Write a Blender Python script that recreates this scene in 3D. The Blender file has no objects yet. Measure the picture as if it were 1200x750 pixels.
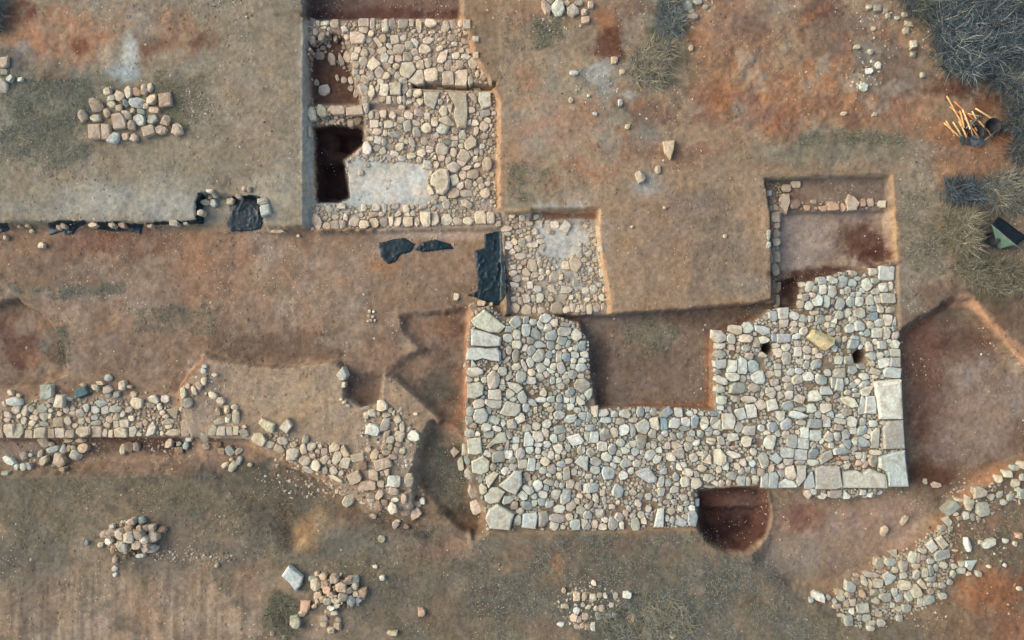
import bpy, math, random
import numpy as np
from mathutils import Vector

# ---------------------------------------------------------------- camera, sky, sun, exposure
SC = bpy.context.scene
COL = SC.collection
S = 0.025            # metres per photograph pixel at ground level
HC = 21.0            # drone height above the upper ground surface
cam = bpy.data.cameras.new('Camera')
cam_o = bpy.data.objects.new('Camera', cam); COL.objects.link(cam_o)
cam_o.location = (0, 0, HC); cam_o.rotation_euler = (0, 0, 0)
cam.sensor_width = 36; cam.lens = 36 * HC / (1200 * S)
cam.clip_end = 1000
SC.camera = cam_o
SUN_EL, SUN_AZ = math.radians(32), math.radians(285)      # soft evening light from the left of the picture
w = bpy.data.worlds.new('World'); SC.world = w; w.use_nodes = True
nt = w.node_tree; bg = nt.nodes['Background']
sky = nt.nodes.new('ShaderNodeTexSky'); sky.sky_type = 'NISHITA'; sky.sun_disc = False
sky.sun_elevation = SUN_EL; sky.sun_rotation = SUN_AZ
sky.air_density = 0.7; sky.dust_density = 3.0; sky.ozone_density = 0.6
nt.links.new(sky.outputs[0], bg.inputs[0]); bg.inputs[1].default_value = 0.15
sl = bpy.data.lights.new('Sun', 'SUN'); sl.energy = 0.5; sl.angle = math.radians(60); sl.color = (1.0, 0.93, 0.84)
so = bpy.data.objects.new('Sun', sl); COL.objects.link(so)
d = Vector((math.sin(SUN_AZ) * math.cos(SUN_EL), math.cos(SUN_AZ) * math.cos(SUN_EL), math.sin(SUN_EL)))
so.rotation_euler = (-d).to_track_quat('-Z', 'Y').to_euler(); so.location = d * 40
SC.view_settings.view_transform = 'Standard'; SC.view_settings.look = 'None'
SC.view_settings.gamma = 1; SC.view_settings.exposure = 1.12

# ---------------------------------------------------------------- helpers
rng = np.random.default_rng(7); random.seed(7)
def lin(c):
    c = np.asarray(c, float) / 255.0
    return np.where(c <= 0.04045, c / 12.92, ((c + 0.055) / 1.055) ** 2.4)
ALB = 0.80 * np.array([1.0, 1.015, 0.88])                                   # display colour -> albedo under this light
def P(px, py, z=0.0):                        # photograph pixel -> point at height z
    k = S * (HC - z) / HC
    return ((px - 600) * k, (375 - py) * k)
def tag(o, label=None, cat=None, group=None, kind=None):
    if label: o['label'] = label
    if cat: o['category'] = cat
    if group: o['group'] = group
    if kind: o['kind'] = kind
    return o
def link_mesh(name, verts, faces, mat, parent=None, loc=(0, 0, 0), col=None, smooth=False):
    me = bpy.data.meshes.new(name); me.from_pydata(verts, [], faces)
    if col is not None:
        a = me.color_attributes.new('Col', 'FLOAT_COLOR', 'POINT')
        cc = np.ones((len(verts), 4), np.float32); cc[:, :3] = col
        a.data.foreach_set('color', cc.ravel())
    me.materials.append(mat)
    if smooth == 'angle': me.polygons.foreach_set('use_smooth', [True] * len(faces)); me.set_sharp_from_angle(angle=math.radians(38))
    elif smooth: me.polygons.foreach_set('use_smooth', [True] * len(faces))
    o = bpy.data.objects.new(name, me); COL.objects.link(o)
    o.location = loc
    if parent: o.parent = parent
    return o
def empty(name, loc, **kw):
    o = bpy.data.objects.new(name, None); COL.objects.link(o); o.location = loc
    o.empty_display_size = 0.2
    return tag(o, **kw)
_tab = rng.random((256, 256)).astype(np.float32)
def vnoise(x, y, s=0):
    x = np.asarray(x, float) + s * 37.13; y = np.asarray(y, float) + s * 91.7
    xi = np.floor(x).astype(int); yi = np.floor(y).astype(int)
    fx = x - xi; fy = y - yi; fx = fx * fx * (3 - 2 * fx); fy = fy * fy * (3 - 2 * fy)
    a = _tab[xi & 255, yi & 255]; b = _tab[(xi + 1) & 255, yi & 255]
    c = _tab[xi & 255, (yi + 1) & 255]; e = _tab[(xi + 1) & 255, (yi + 1) & 255]
    return (a * (1 - fx) + b * fx) * (1 - fy) + (c * (1 - fx) + e * fx) * fy
def fbm(x, y, s=0, o=4, g=0.5):
    r = 0; a = 1; t = 0
    for i in range(o):
        r = r + a * vnoise(x * 2 ** i, y * 2 ** i, s + i * 3); t += a; a *= g
    return r / t - 0.5                        # about -0.5 .. 0.5
def sstep(x, a, b):
    t = np.clip((x - a) / (b - a), 0, 1); return t * t * (3 - 2 * t)
def poly_sd(X, Y, poly):                      # positive inside
    p = np.asarray(poly, float); q = np.roll(p, -1, 0)
    dmin = np.full(X.shape, 1e18); ins = np.zeros(X.shape, bool)
    for (ax, ay), (bx, by) in zip(p, q):
        ex, ey = bx - ax, by - ay
        L = ex * ex + ey * ey + 1e-12
        t = np.clip(((X - ax) * ex + (Y - ay) * ey) / L, 0, 1)
        dd = (X - ax - t * ex) ** 2 + (Y - ay - t * ey) ** 2
        dmin = np.minimum(dmin, dd)
        c = (ay > Y) != (by > Y)
        ins ^= c & (X < (bx - ax) * (Y - ay) / (by - ay + 1e-12) + ax)
    dmin = np.sqrt(dmin)
    return np.where(ins, dmin, -dmin)
def line_d(X, Y, pts):
    dmin = np.full(X.shape, 1e18)
    for (ax, ay), (bx, by) in zip(pts[:-1], pts[1:]):
        ex, ey = bx - ax, by - ay
        t = np.clip(((X - ax) * ex + (Y - ay) * ey) / (ex * ex + ey * ey + 1e-12), 0, 1)
        dmin = np.minimum(dmin, (X - ax - t * ex) ** 2 + (Y - ay - t * ey) ** 2)
    return np.sqrt(dmin)

# ---------------------------------------------------------------- materials
def nodes(m):
    m.use_nodes = True; t = m.node_tree
    return t, t.nodes['Principled BSDF'], t.nodes.new, t.links.new
def mat_attr(name, rough, lo, hi, scale, bump, bscale, spec=0.15, grit=0, dirt=None):
    m = bpy.data.materials.new(name); t, b, N, L = nodes(m)
    at = N('ShaderNodeAttribute'); at.attribute_name = 'Col'
    geo = N('ShaderNodeNewGeometry')
    n1 = N('ShaderNodeTexNoise'); n1.inputs['Scale'].default_value = scale; n1.inputs['Detail'].default_value = 8; n1.inputs['Roughness'].default_value = 0.65
    L(geo.outputs['Position'], n1.inputs['Vector'])
    mr = N('ShaderNodeMapRange'); mr.inputs[1].default_value = 0.3; mr.inputs[2].default_value = 0.7
    mr.inputs[3].default_value = lo; mr.inputs[4].default_value = hi
    L(n1.outputs[0], mr.inputs[0])
    mx = N('ShaderNodeVectorMath'); mx.operation = 'SCALE'
    L(at.outputs['Color'], mx.inputs[0]); L(mr.outputs[0], mx.inputs['Scale'])
    out = mx.outputs[0]
    if dirt:
        n3 = N('ShaderNodeTexNoise'); n3.inputs['Scale'].default_value = dirt[1]; n3.inputs['Detail'].default_value = 5
        L(geo.outputs['Position'], n3.inputs['Vector'])
        r3 = N('ShaderNodeMapRange'); r3.inputs[1].default_value = dirt[2]; r3.inputs[2].default_value = dirt[2] + 0.18; r3.inputs[4].default_value = dirt[3]
        L(n3.outputs[0], r3.inputs[0])
        mi = N('ShaderNodeMix'); mi.data_type = 'RGBA'; L(r3.outputs[0], mi.inputs['Factor']); L(out, mi.inputs[6])
        mi.inputs[7].default_value = (*(lin(dirt[0]) * ALB), 1); out = mi.outputs[2]
    if grit:
        gm = N('ShaderNodeTexNoise'); gm.inputs['Scale'].default_value = 0.7; gm.inputs['Detail'].default_value = 6; L(geo.outputs['Position'], gm.inputs['Vector'])
        gr = N('ShaderNodeMapRange'); gr.inputs[1].default_value = 0.5; gr.inputs[2].default_value = 0.66; gr.inputs[3].default_value = 1; gr.inputs[4].default_value = 1 - grit * 4; L(gm.outputs[0], gr.inputs[0])
    if grit:                                  # pale grains and dark crumbs lying on the soil
        for (sc, thr, colr) in ((13, 0.19, (200, 184, 160)), (8, 0.15, (212, 200, 182)), (10, 0.15, (96, 78, 64)), (17, 0.24, (168, 146, 122))):
            v = N('ShaderNodeTexVoronoi'); v.inputs['Scale'].default_value = sc; v.inputs['Randomness'].default_value = 1
            L(geo.outputs['Position'], v.inputs['Vector'])
            cut = N('ShaderNodeMath'); cut.operation = 'LESS_THAN'; cut.inputs[1].default_value = thr; L(v.outputs['Distance'], cut.inputs[0])
            sep = N('ShaderNodeSeparateColor'); L(v.outputs['Color'], sep.inputs[0])
            sel = N('ShaderNodeMath'); sel.operation = 'GREATER_THAN'; L(gr.outputs[0], sel.inputs[1]); L(sep.outputs[0], sel.inputs[0])
            mm = N('ShaderNodeMath'); mm.operation = 'MULTIPLY'; L(cut.outputs[0], mm.inputs[0]); L(sel.outputs[0], mm.inputs[1])
            mi = N('ShaderNodeMix'); mi.data_type = 'RGBA'; L(mm.outputs[0], mi.inputs['Factor']); L(out, mi.inputs[6])
            mi.inputs[7].default_value = (*(lin(colr) * ALB), 1); out = mi.outputs[2]
    L(out, b.inputs['Base Color'])
    b.inputs['Roughness'].default_value = rough; b.inputs['Specular IOR Level'].default_value = spec
    n2 = N('ShaderNodeTexNoise'); n2.inputs['Scale'].default_value = bscale; n2.inputs['Detail'].default_value = 9; n2.inputs['Roughness'].default_value = 0.7
    L(geo.outputs['Position'], n2.inputs['Vector'])
    bp = N('ShaderNodeBump'); bp.inputs['Strength'].default_value = bump; bp.inputs['Distance'].default_value = 0.05
    L(n2.outputs[0], bp.inputs['Height']); L(bp.outputs[0], b.inputs['Normal'])
    return m
def mat_plain(name, rgb, rough=0.6, spec=0.3, var=0.25, scale=20, metal=0, bump=0.2):
    m = bpy.data.materials.new(name); t, b, N, L = nodes(m)
    tc = N('ShaderNodeTexCoord')
    n1 = N('ShaderNodeTexNoise'); n1.inputs['Scale'].default_value = scale; n1.inputs['Detail'].default_value = 6
    L(tc.outputs['Object'], n1.inputs['Vector'])
    cr = N('ShaderNodeValToRGB'); c = lin(rgb) * ALB
    cr.color_ramp.elements[0].position = 0.3; cr.color_ramp.elements[1].position = 0.7
    cr.color_ramp.elements[0].color = (*(c * (1 - var)), 1); cr.color_ramp.elements[1].color = (*np.clip(c * (1 + var), 0, 1), 1)
    L(n1.outputs[0], cr.inputs[0]); L(cr.outputs[0], b.inputs['Base Color'])
    b.inputs['Roughness'].default_value = rough; b.inputs['Specular IOR Level'].default_value = spec; b.inputs['Metallic'].default_value = metal
    bp = N('ShaderNodeBump'); bp.inputs['Strength'].default_value = bump; bp.inputs['Distance'].default_value = 0.01
    L(n1.outputs[0], bp.inputs['Height']); L(bp.outputs[0], b.inputs['Normal'])
    return m
M_SOIL = mat_attr('soil', 0.97, 0.74, 1.24, 7.0, 0.36, 16.0, 0.05, grit=0.09)
M_STONE = mat_attr('limestone', 0.92, 0.74, 1.18, 11.0, 0.8, 10.0, 0.1, dirt=((166, 142, 116), 4.0, 0.50, 0.6))
M_LEAF = mat_attr('dry_plant', 0.9, 0.8, 1.2, 6.0, 0.0, 5.0, 0.1)
M_PLAST = mat_plain('black_plastic', (17, 40, 48), 0.42, 0.35, 0.3, 5, 0, 0.15)
# ---------------------------------------------------------------- ground: one sheet with every cut, pit, ditch and baulk
def axis(lo, hi, step, far):
    f = np.arange(lo, hi + 1e-6, step); g = []; s = step; x = hi
    while x < far: s *= 1.35; x += s; g.append(x)
    g = np.array(g); return np.concatenate([-(g[::-1]) + (lo + hi), f, g])
GX = axis(-16.6, 16.6, 0.035, 170); GY = axis(-10.7, 10.7, 0.035, 170)
XX, YY = np.meshgrid(GX, GY)
PX = XX / S + 600; PY = 375 - YY / S            # photograph pixel of each vertex at z = 0
ZZ = 0.10 * fbm(PX / 160, PY / 160, 1, 3) + 0.05 * fbm(PX / 24, PY / 24, 2, 4)
W1 = fbm(PX / 14, PY / 14, 5, 4); W2 = fbm(PX / 40, PY / 40, 6, 3); W3 = fbm(PX / 5, PY / 5, 8, 3)
ZZ -= 0.16 * sstep(PY, 530, 570) * (1 - sstep(PX, 520, 640))
def crop(px, py, x0, x1, y0, y1):
    ix = np.searchsorted(GX, [(x0 - 600) * S, (x1 - 600) * S]); iy = np.searchsorted(GY, [(375 - y1) * S, (375 - y0) * S])
    return slice(max(iy[0] - 1, 0), iy[1] + 1), slice(max(ix[0] - 1, 0), ix[1] + 1)
def level(poly, z, soft=3.0, rim=0.0, warp=3.0, add=False):
    k = (HC - rim) / HC
    pl = [((x - 600) * k + 600, (y - 375) * k + 375) for x, y in poly]
    xs = [p[0] for p in pl]; ys = [p[1] for p in pl]; m = soft + warp + 4
    sl_ = crop(PX, PY, min(xs) - m, max(xs) + m, min(ys) - m, max(ys) + m)
    sd = poly_sd(PX[sl_], PY[sl_], pl) + warp * (W1[sl_] + 0.6 * W2[sl_]) + min(warp, 2.4) * W3[sl_]
    k = sstep(sd, -soft / 2, soft / 2)
    t = z + 0.06 * W2[sl_] + 0.05 * W1[sl_]
    ZZ[sl_] = ZZ[sl_] + z * k if add else ZZ[sl_] * (1 - k) + t * k
PLAT = [(551, 362), (575, 358), (592, 372), (640, 366), (676, 378), (690, 400), (692, 440), (700, 478), (760, 476), (838, 480), (838, 395), (880, 380), (902, 362),
        (936, 362), (938, 336), (985, 318), (1049, 312), (1053, 388), (1060, 470), (1065, 572), (1030, 574), (1028, 584), (948, 582), (942, 574), (890, 568), (868, 568), (818, 574), (817, 618), (690, 623), (628, 622), (600, 623),
        (570, 622), (566, 590), (552, 565), (546, 540), (545, 500), (546, 430), (547, 400)]
level([(-700, 264), (250, 262), (300, 268), (360, 268), (372, 271), (590, 264), (590, 372), (550, 380), (548, 640), (520, 640), (430, 612), (380, 606), (345, 640), (300, 590), (230, 548), (150, 556), (-700, 566)], -0.42, 9, 0, 4)    # low field on the left
level([(230, 236), (236, 226), (300, 232), (312, 270), (230, 272)], -0.36, 4)
level([(-60, 365), (20, 352), (58, 380), (76, 408), (76, 436), (45, 450), (-60, 452)], -1.0, 9, -.4, 5)     # hollow at the left edge
level([(-700, 512), (200, 512), (240, 518), (236, 532), (180, 538), (60, 550), (-700, 560)], -0.60, 14, -.3, 5)
level([(230, 518), (290, 516), (360, 560), (410, 600), (345, 640), (290, 590), (230, 545)], -0.40, 26, -.3, 6)   # ditch below the long wall
level([(470, 372), (548, 362), (546, 500), (540, 500), (520, 488), (500, 470), (470, 448), (452, 436), (470, 420), (496, 410), (476, 390)], -0.70, 9, -.3, 5)
level([(215, 404), (300, 398), (400, 398), (480, 396), (470, 425), (452, 450), (452, 470), (440, 488), (400, 488), (396, 456), (330, 456), (250, 446), (222, 462), (204, 470), (206, 440)], -0.52, 22, -.3, 5)
SPUR = [(200, 480), (213, 445), (238, 416), (262, 424), (330, 432), (396, 424), (404, 436), (404, 466), (428, 478), (446, 470), (449, 436), (470, 448), (512, 486), (518, 492), (500, 520), (484, 560), (486, 600), (440, 596), (330, 540), (290, 516), (210, 514)]
level(SPUR, -0.14, 4, -.2, 4)   # spur of unexcavated soil
level([(-700, 478), (40, 466), (160, 462), (210, 460), (225, 514), (-700, 514)], -0.34, 5, -.3, 2)   # core of the long wall
level([(508, 494), (544, 520), (548, 560), (562, 590), (568, 620), (556, 628), (530, 610), (505, 582), (484, 558), (494, 520)], -0.66, 10, -.3, 4)
level([(358, -120), (540, -120), (541, 20), (548, 40), (557, 68), (574, 96), (584, 116), (584, 243), (594, 250), (600, 250), (600, 268), (364, 268), (357, 262)], -0.30, 5, 0, 2)   # upper trench
level([(356, -120), (539, -120), (537, 22), (358, 22)], -0.95, 3, -.2, 1.5)
level([(362, 50), (384, 36), (404, 44), (412, 84), (420, 110), (424, 124), (366, 124)], -0.62, 8, -.3, 3)
level([(484, 97), (530, 99), (581, 100), (581, 106), (536, 105), (484, 103)], -0.75, 2, -.3, 1)
level([(432, 122), (482, 124), (482, 128), (432, 128)], -0.45, 2, -.3, 1)
level([(364, 134), (424, 132), (430, 150), (366, 152)], -0.5, 4, -.3, 1)
level([(374, 156), (422, 154), (420, 166), (400, 176), (374, 176)], -0.6, 4, -.3, 2)
level([(368, 150), (390, 146), (425, 150), (427, 168), (412, 180), (402, 188), (408, 214), (410, 232), (396, 237), (372, 236), (370, 200)], -0.9, 4, -.3, 2.5)   # dark cistern pit
level([(392, 152), (424, 152), (424, 168), (410, 180), (392, 176)], -1.15, 12, -.5, 4); level([(374, 192), (402, 190), (406, 226), (396, 232), (376, 230)], -1.2, 14, -.5, 5)
level([(590, 250), (699, 249), (702, 290), (713, 345), (716, 369), (596, 369)], -0.30, 5, 0, 2)
level([(624, 246), (701, 245), (701, 262), (624, 260)], -0.45, 4, 0, 1.5)
level([(594, 370), (716, 369), (800, 364), (880, 357), (914, 350), (920, 372), (860, 400), (838, 480), (700, 480), (680, 378)], -0.66, 7, -.05, 2)    # recess between the walls
level([(897, 210), (1042, 206), (1046, 250), (1050, 306), (940, 338), (938, 362), (912, 362), (910, 300), (902, 240)], -0.58, 4, 0, 2)
level([(898, 210), (1042, 206), (1045, 246), (920, 248), (914, 290), (914, 356), (904, 356), (902, 240)], -0.34, 3, -.1, 1)
level([(914, 332), (938, 326), (940, 338), (938, 364), (912, 364)], -0.9, 9, -.3, 2)
level([(1054, 392), (1096, 366), (1118, 352), (1138, 354), (1170, 396), (1205, 436), (1420, 560), (1420, 640), (1212, 536), (1170, 556), (1124, 590), (1104, 612), (1062, 580)], -0.48, 12, 0, 5)
level([(900, 572), (1064, 572), (1110, 598), (1106, 640), (1040, 690), (985, 710), (930, 690), (892, 660), (900, 620)], -0.34, 34, 0, 6)
level(PLAT, -0.14, 3, -.1, 1)
for hx, hy, hr in ((900, 408.5, 6.6), (1008.5, 418, 8.0)): level([(hx + hr * math.cos(q_ * .5236), hy + hr * math.sin(q_ * .5236)) for q_ in range(12)], -1.3, 1.4, -.1, 0)
RP = [(818, 574), (896, 572)] + [(861 + 43 * math.cos(q_), 606 + 39 * math.sin(q_)) for q_ in np.linspace(-.35, 3.0, 12)]
level(RP, -0.62, 10, -.15, 2); level([(826, 598), (890, 598), (888, 622), (866, 636), (842, 632), (828, 618)], -1.0, 12, -.4, 3)
level([(960, 700), (1010, 676), (1050, 650), (1092, 618), (1110, 600), (1180, 560), (1300, 520), (1300, 620), (1160, 640), (1120, 700), (1060, 730), (980, 740)], -0.10, 26, -.1, 5)
for (cx, cy, r, h) in ((70, 45, 60, .1), (190, 40, 50, .08), (840, 60, 60, .1), (910, 120, 60, .12), (1000, 130, 60, .12), (150, 640, 40, .1), (395, 695, 40, .1), (690, 705, 40, .08), (1160, 690, 50, .12), (240, 440, 20, .06), (1130, 80, 40, .1)):
    s_ = crop(PX, PY, cx - 3 * r, cx + 3 * r, cy - 3 * r, cy + 3 * r)
    ZZ[s_] += h * np.exp(-((PX[s_] - cx) ** 2 + (PY[s_] - cy) ** 2) / (r * r)) * (1 + W1[s_])
ZZ = np.where((ZZ < -.2) & (ZZ > -1.1), -.2 + (ZZ + .2) * .78, ZZ)
ZZ += 0.016 * fbm(PX / 4, PY / 4, 9, 3) + 0.02 * fbm(PX / 11, PY / 11, 19, 3)
fine = (np.abs(XX) < 17) & (np.abs(YY) < 11)
ZZ = np.where(fine, ZZ, ZZ * 0.6)
def hz(x, y):                                   # ground height at a world point
    ix = np.clip(np.searchsorted(GX, x) - 1, 0, len(GX) - 2); iy = np.clip(np.searchsorted(GY, y) - 1, 0, len(GY) - 2)
    fx = np.clip((x - GX[ix]) / (GX[ix + 1] - GX[ix]), 0, 1); fy = np.clip((y - GY[iy]) / (GY[iy + 1] - GY[iy]), 0, 1)
    return (ZZ[iy, ix] * (1 - fx) + ZZ[iy, ix + 1] * fx) * (1 - fy) + (ZZ[iy + 1, ix] * (1 - fx) + ZZ[iy + 1, ix + 1] * fx) * fy
def ground_pt(px, py):
    z = -0.2
    for _ in range(4): x, y = P(px, py, z); z = float(hz(x, y))
    return x, y, z

# soil colours, layer by layer (the natural and dug soils differ: orange subsoil, red clay, grey topsoil, lime; the east pit's dark left band has the platform's shade painted in)
QX = 600 + XX / S * HC / (HC - ZZ); QY = 375 - YY / S * HC / (HC - ZZ)
CC = np.empty(XX.shape + (3,), np.float32); CC[:] = lin((140, 118, 98))
V1 = fbm(QX / 30, QY / 30, 11, 4); V2 = fbm(QX / 30, QY / 30, 17, 4); V3 = fbm(QX / 9, QY / 9, 13, 5, .62)
def soil(c):                                     # dusty surface: colours lie close to the common soil tone
    c = np.asarray(c, float); g = c @ (.3, .55, .15); return g + (c - g) * 0.80
def mixc(sl_, k, c):
    c = soil(c)
    k = k[..., None].astype(np.float32); CC[sl_] = CC[sl_] * (1 - k) + lin(c).astype(np.float32) * k
def area(poly, c, s=1.0, soft=8, warp=10):
    xs = [p[0] for p in poly]; ys = [p[1] for p in poly]; m = soft + warp + 70
    sl_ = crop(PX, PY, min(xs) - m, max(xs) + m, min(ys) - m, max(ys) + m)
    sd = poly_sd(QX[sl_], QY[sl_], poly) + warp * (V1[sl_] + 0.5 * V3[sl_])
    mixc(sl_, s * sstep(sd, -soft / 2, soft / 2), c)
def blob(cx, cy, rx, ry, c, s=0.8, a=0, hard=0.5):
    m = 2.4 * max(rx, ry) + 60
    sl_ = crop(PX, PY, cx - m, cx + m, cy - m, cy + m)
    x = QX[sl_] - cx + V1[sl_] * rx * 0.9; y = QY[sl_] - cy + V2[sl_] * ry * 0.9
    ca, sa = math.cos(math.radians(a)), math.sin(math.radians(a))
    r = np.sqrt(((x * ca + y * sa) / rx) ** 2 + ((-x * sa + y * ca) / ry) ** 2) + 1.25 * V3[sl_]
    mixc(sl_, s * (1 - sstep(r, hard, 1.5)), c)
def stroke(pts, w_, c, s=0.9, soft=0.6):
    xs = [p[0] for p in pts]; ys = [p[1] for p in pts]; m = w_ * 2 + 60
    sl_ = crop(PX, PY, min(xs) - m, max(xs) + m, min(ys) - m, max(ys) + m)
    dd = line_d(QX[sl_], QY[sl_], pts) / (w_ / 2) + 1.6 * V3[sl_] + 1.2 * V1[sl_]
    mixc(sl_, s * (1 - sstep(dd, 1 - soft, 1 + soft)), c)
area([(-900, -600), (357, -600), (357, 264), (-900, 264)], (148, 134, 114), 1, 6, 4)
area([(-900, 268), (560, 268), (548, 440), (545, 560), (-900, 560)], (150, 120, 98), 1, 6, 4)
area([(-900, 556), (300, 552), (420, 600), (560, 626), (820, 622), (830, 650), (900, 668), (950, 700), (1010, 720), (1080, 740), (1100, 1300), (-900, 1300)], (123, 110, 92), 1, 18, 18)
area([(584, -600), (2000, -600), (2000, 350), (1050, 350), (1050, 205), (900, 205), (900, 358), (716, 366), (704, 250), (584, 246)], (156, 128, 103), 1, 5, 4)
area([(1054, 340), (2000, 340), (2000, 1300), (1080, 1300), (1100, 600), (1060, 560)], (128, 106, 87), 1, 14, 10)
BL = '''890 85 120 60 162 122 92 .55,1010 120 110 46 160 120 88 .5,660 120 70 90 158 136 110 .5,1140 480 54 60 156 128 112 .8,70 45 70 35 172 122 90 .85,190 40 45 32 166 120 90 .75,22 14 26 18 118 70 54 .8,95 52 11 8 124 74 54 .8,178 52 20 12 130 88 68 .7,240 48 17 10 116 76 60 .8,45 45 30 16 168 114 84 .5
152 62 11 24 182 180 170 .95,142 84 18 10 168 176 176 .9,130 62 14 12 170 158 140 .6,166 22 14 20 150 142 134 .7,28 58 10 10 140 140 138 .7,12 70 26 16 84 92 94 .7
60 115 80 34 116 115 101 .8,40 165 60 34 124 121 105 .65,215 108 34 26 128 116 96 .7,130 150 70 20 124 116 98 .5,300 120 50 80 153 134 114 .6,62 92 16 12 110 84 66 .7
150 238 130 20 166 161 149 .85,320 225 30 36 168 158 140 .7,210 215 40 12 158 150 136 .6,20 215 60 20 150 134 112 .5,260 212 10 8 118 106 90 .6
140 285 70 20 138 94 75 .75,250 300 40 30 164 122 92 .8,60 322 70 24 124 102 88 .6,85 358 40 18 160 132 114 .8,150 360 40 22 156 128 110 .6,26 408 40 36 112 78 68 .9,72 415 5 20 88 62 54 .7,54 408 10 28 122 120 108 .7,66 425 10 18 98 72 62 .6
30 345 40 10 128 118 102 .6,105 345 30 7 126 120 106 .6,205 372 30 12 122 112 96 .6,340 402 60 16 118 94 78 .6,300 415 60 14 120 96 80 .5,130 410 60 26 132 108 92 .6,420 330 70 34 150 124 104 .7,330 300 60 20 148 122 104 .5
510 392 26 24 118 84 74 .6,452 312 26 9 158 112 76 .7,478 408 36 22 152 122 102 .6,350 360 30 14 150 128 112 .5,330 345 18 14 130 120 100 .4
350 462 80 28 166 139 114 .85,478 478 26 30 162 133 110 .8,330 500 80 22 158 132 110 .6,240 430 22 14 158 128 108 .8,235 487 22 18 160 146 136 .8,236 440 12 8 172 162 156 .7
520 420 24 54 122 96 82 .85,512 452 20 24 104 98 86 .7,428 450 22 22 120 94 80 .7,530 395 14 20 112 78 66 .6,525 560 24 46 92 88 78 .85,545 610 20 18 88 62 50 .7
20 530 30 16 150 136 126 .6,60 540 20 14 130 124 118 .6,130 520 60 10 92 70 60 .6,190 522 30 9 86 64 55 .7,120 548 120 8 132 104 84 .7,230 545 50 12 120 98 84 .6
330 575 50 34 118 100 84 .7,310 555 40 16 106 98 84 .6,360 625 18 22 150 116 84 .7,440 612 60 12 122 96 80 .6,540 640 34 16 150 122 106 .7,520 645 50 12 136 100 84 .5,500 628 10 6 90 82 74 .7
190 716 240 50 164 138 115 1.0,290 690 18 40 150 116 92 .6,40 690 30 40 108 96 84 .5,60 640 50 20 110 102 88 .6,200 665 18 18 160 146 134 .6,160 725 30 30 156 118 92 .4,205 612 30 16 96 96 88 .5,330 720 30 18 96 96 84 .7
440 690 70 40 118 104 88 .6,530 720 40 14 140 116 98 .6,590 690 40 30 100 92 80 .6,700 690 90 40 101 93 81 .7,640 655 40 16 122 100 84 .6,720 640 60 10 118 96 80 .6,775 645 26 18 138 114 96 .6,850 690 22 28 74 76 76 .6,740 715 40 20 88 92 90 .6,790 715 40 24 104 104 92 .6,650 735 30 14 138 108 88 .6,745 735 10 10 140 100 76 .6
655 668 8 22 164 116 76 .8
1000 620 90 34 156 126 108 .9,940 606 24 16 128 82 66 .75,930 655 40 22 146 130 116 .7,1040 595 30 14 162 130 112 .7,860 658 40 12 134 110 94 .7,880 690 40 20 118 98 82 .5,1000 670 40 14 128 106 92 .6
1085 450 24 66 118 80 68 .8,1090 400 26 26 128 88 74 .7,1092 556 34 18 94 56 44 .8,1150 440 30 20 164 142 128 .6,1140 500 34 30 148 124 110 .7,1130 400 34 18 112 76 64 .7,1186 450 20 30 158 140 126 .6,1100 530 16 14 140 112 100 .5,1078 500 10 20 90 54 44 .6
720 25 26 16 172 112 76 .8,740 22 20 20 132 110 94 .7,715 52 24 18 106 58 38 .85,700 83 16 13 176 177 172 .95,712 100 14 12 140 148 146 .85,738 112 8 6 170 172 170 .7,716 128 20 14 140 134 122 .6,680 85 8 8 120 124 124 .6
620 20 24 16 158 112 84 .6,650 38 40 18 138 122 100 .6,755 135 34 18 122 92 78 .7,760 165 16 20 132 126 120 .7,655 150 50 34 166 132 110 .7,685 205 34 22 166 116 86 .75,762 218 18 14 164 156 146 .85,612 225 24 30 150 142 116 .7,735 175 34 12 142 104 84 .6
845 45 46 44 164 116 86 .6,880 20 30 20 140 116 100 .5,830 120 30 24 150 98 72 .7,905 120 56 38 168 112 80 .65,925 145 24 22 160 98 70 .5,1010 125 60 34 162 116 82 .65,1060 130 30 18 172 116 86 .65,1095 155 38 16 166 104 70 .65,980 45 50 32 118 96 84 .75,962 12 24 18 104 66 56 .7,1040 85 44 34 120 106 94 .8,1010 60 20 12 132 124 112 .6,1110 100 26 12 112 80 68 .8
800 255 40 40 138 118 102 .6,770 300 40 46 156 124 98 .6,840 255 26 34 124 108 94 .6,850 300 40 30 130 116 102 .5,680 300 20 40 150 120 96 .4,870 335 30 14 150 134 116 .6,800 180 40 14 136 90 70 .5,980 176 100 18 140 128 106 .85,975 162 40 8 120 112 96 .6,1078 220 22 60 150 136 116 .8,1070 330 22 50 146 130 114 .85,1095 300 22 26 118 112 100 .7,1100 345 30 16 124 98 80 .7,1150 345 30 14 110 96 76 .7,1185 370 18 16 122 104 82 .7
1155 45 56 54 58 64 67 .95,1190 120 16 60 66 72 76 .8,1110 30 30 26 84 88 86 .7,1150 262 44 50 96 94 84 .85,1125 232 34 12 82 84 82 .7,1140 192 46 26 148 106 80 .85,1110 208 18 14 164 118 84 .6,1135 165 40 14 152 104 76 .7,1156 125 16 14 122 72 50 .8,1120 105 20 10 110 68 52 .7,1180 165 20 20 152 98 68 .8,1185 15 16 8 150 90 60 .6
1168 695 36 28 160 100 64 .85,1140 735 40 16 144 108 80 .6,1140 640 40 26 116 98 82 .7,1170 610 30 16 122 104 86 .6,1060 740 40 16 108 96 80 .6,1190 740 20 14 168 112 80 .6,1160 555 30 10 154 108 78 .7,785 60 26 50 108 106 90 .8,775 20 18 26 92 98 92 .7,768 95 20 14 104 100 84 .6
940 20 8 20 96 70 58 .4'''
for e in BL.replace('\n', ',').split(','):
    v = [float(t) for t in e.split()]; blob(v[0], v[1], v[2], v[3], v[4:7], v[7])
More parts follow.
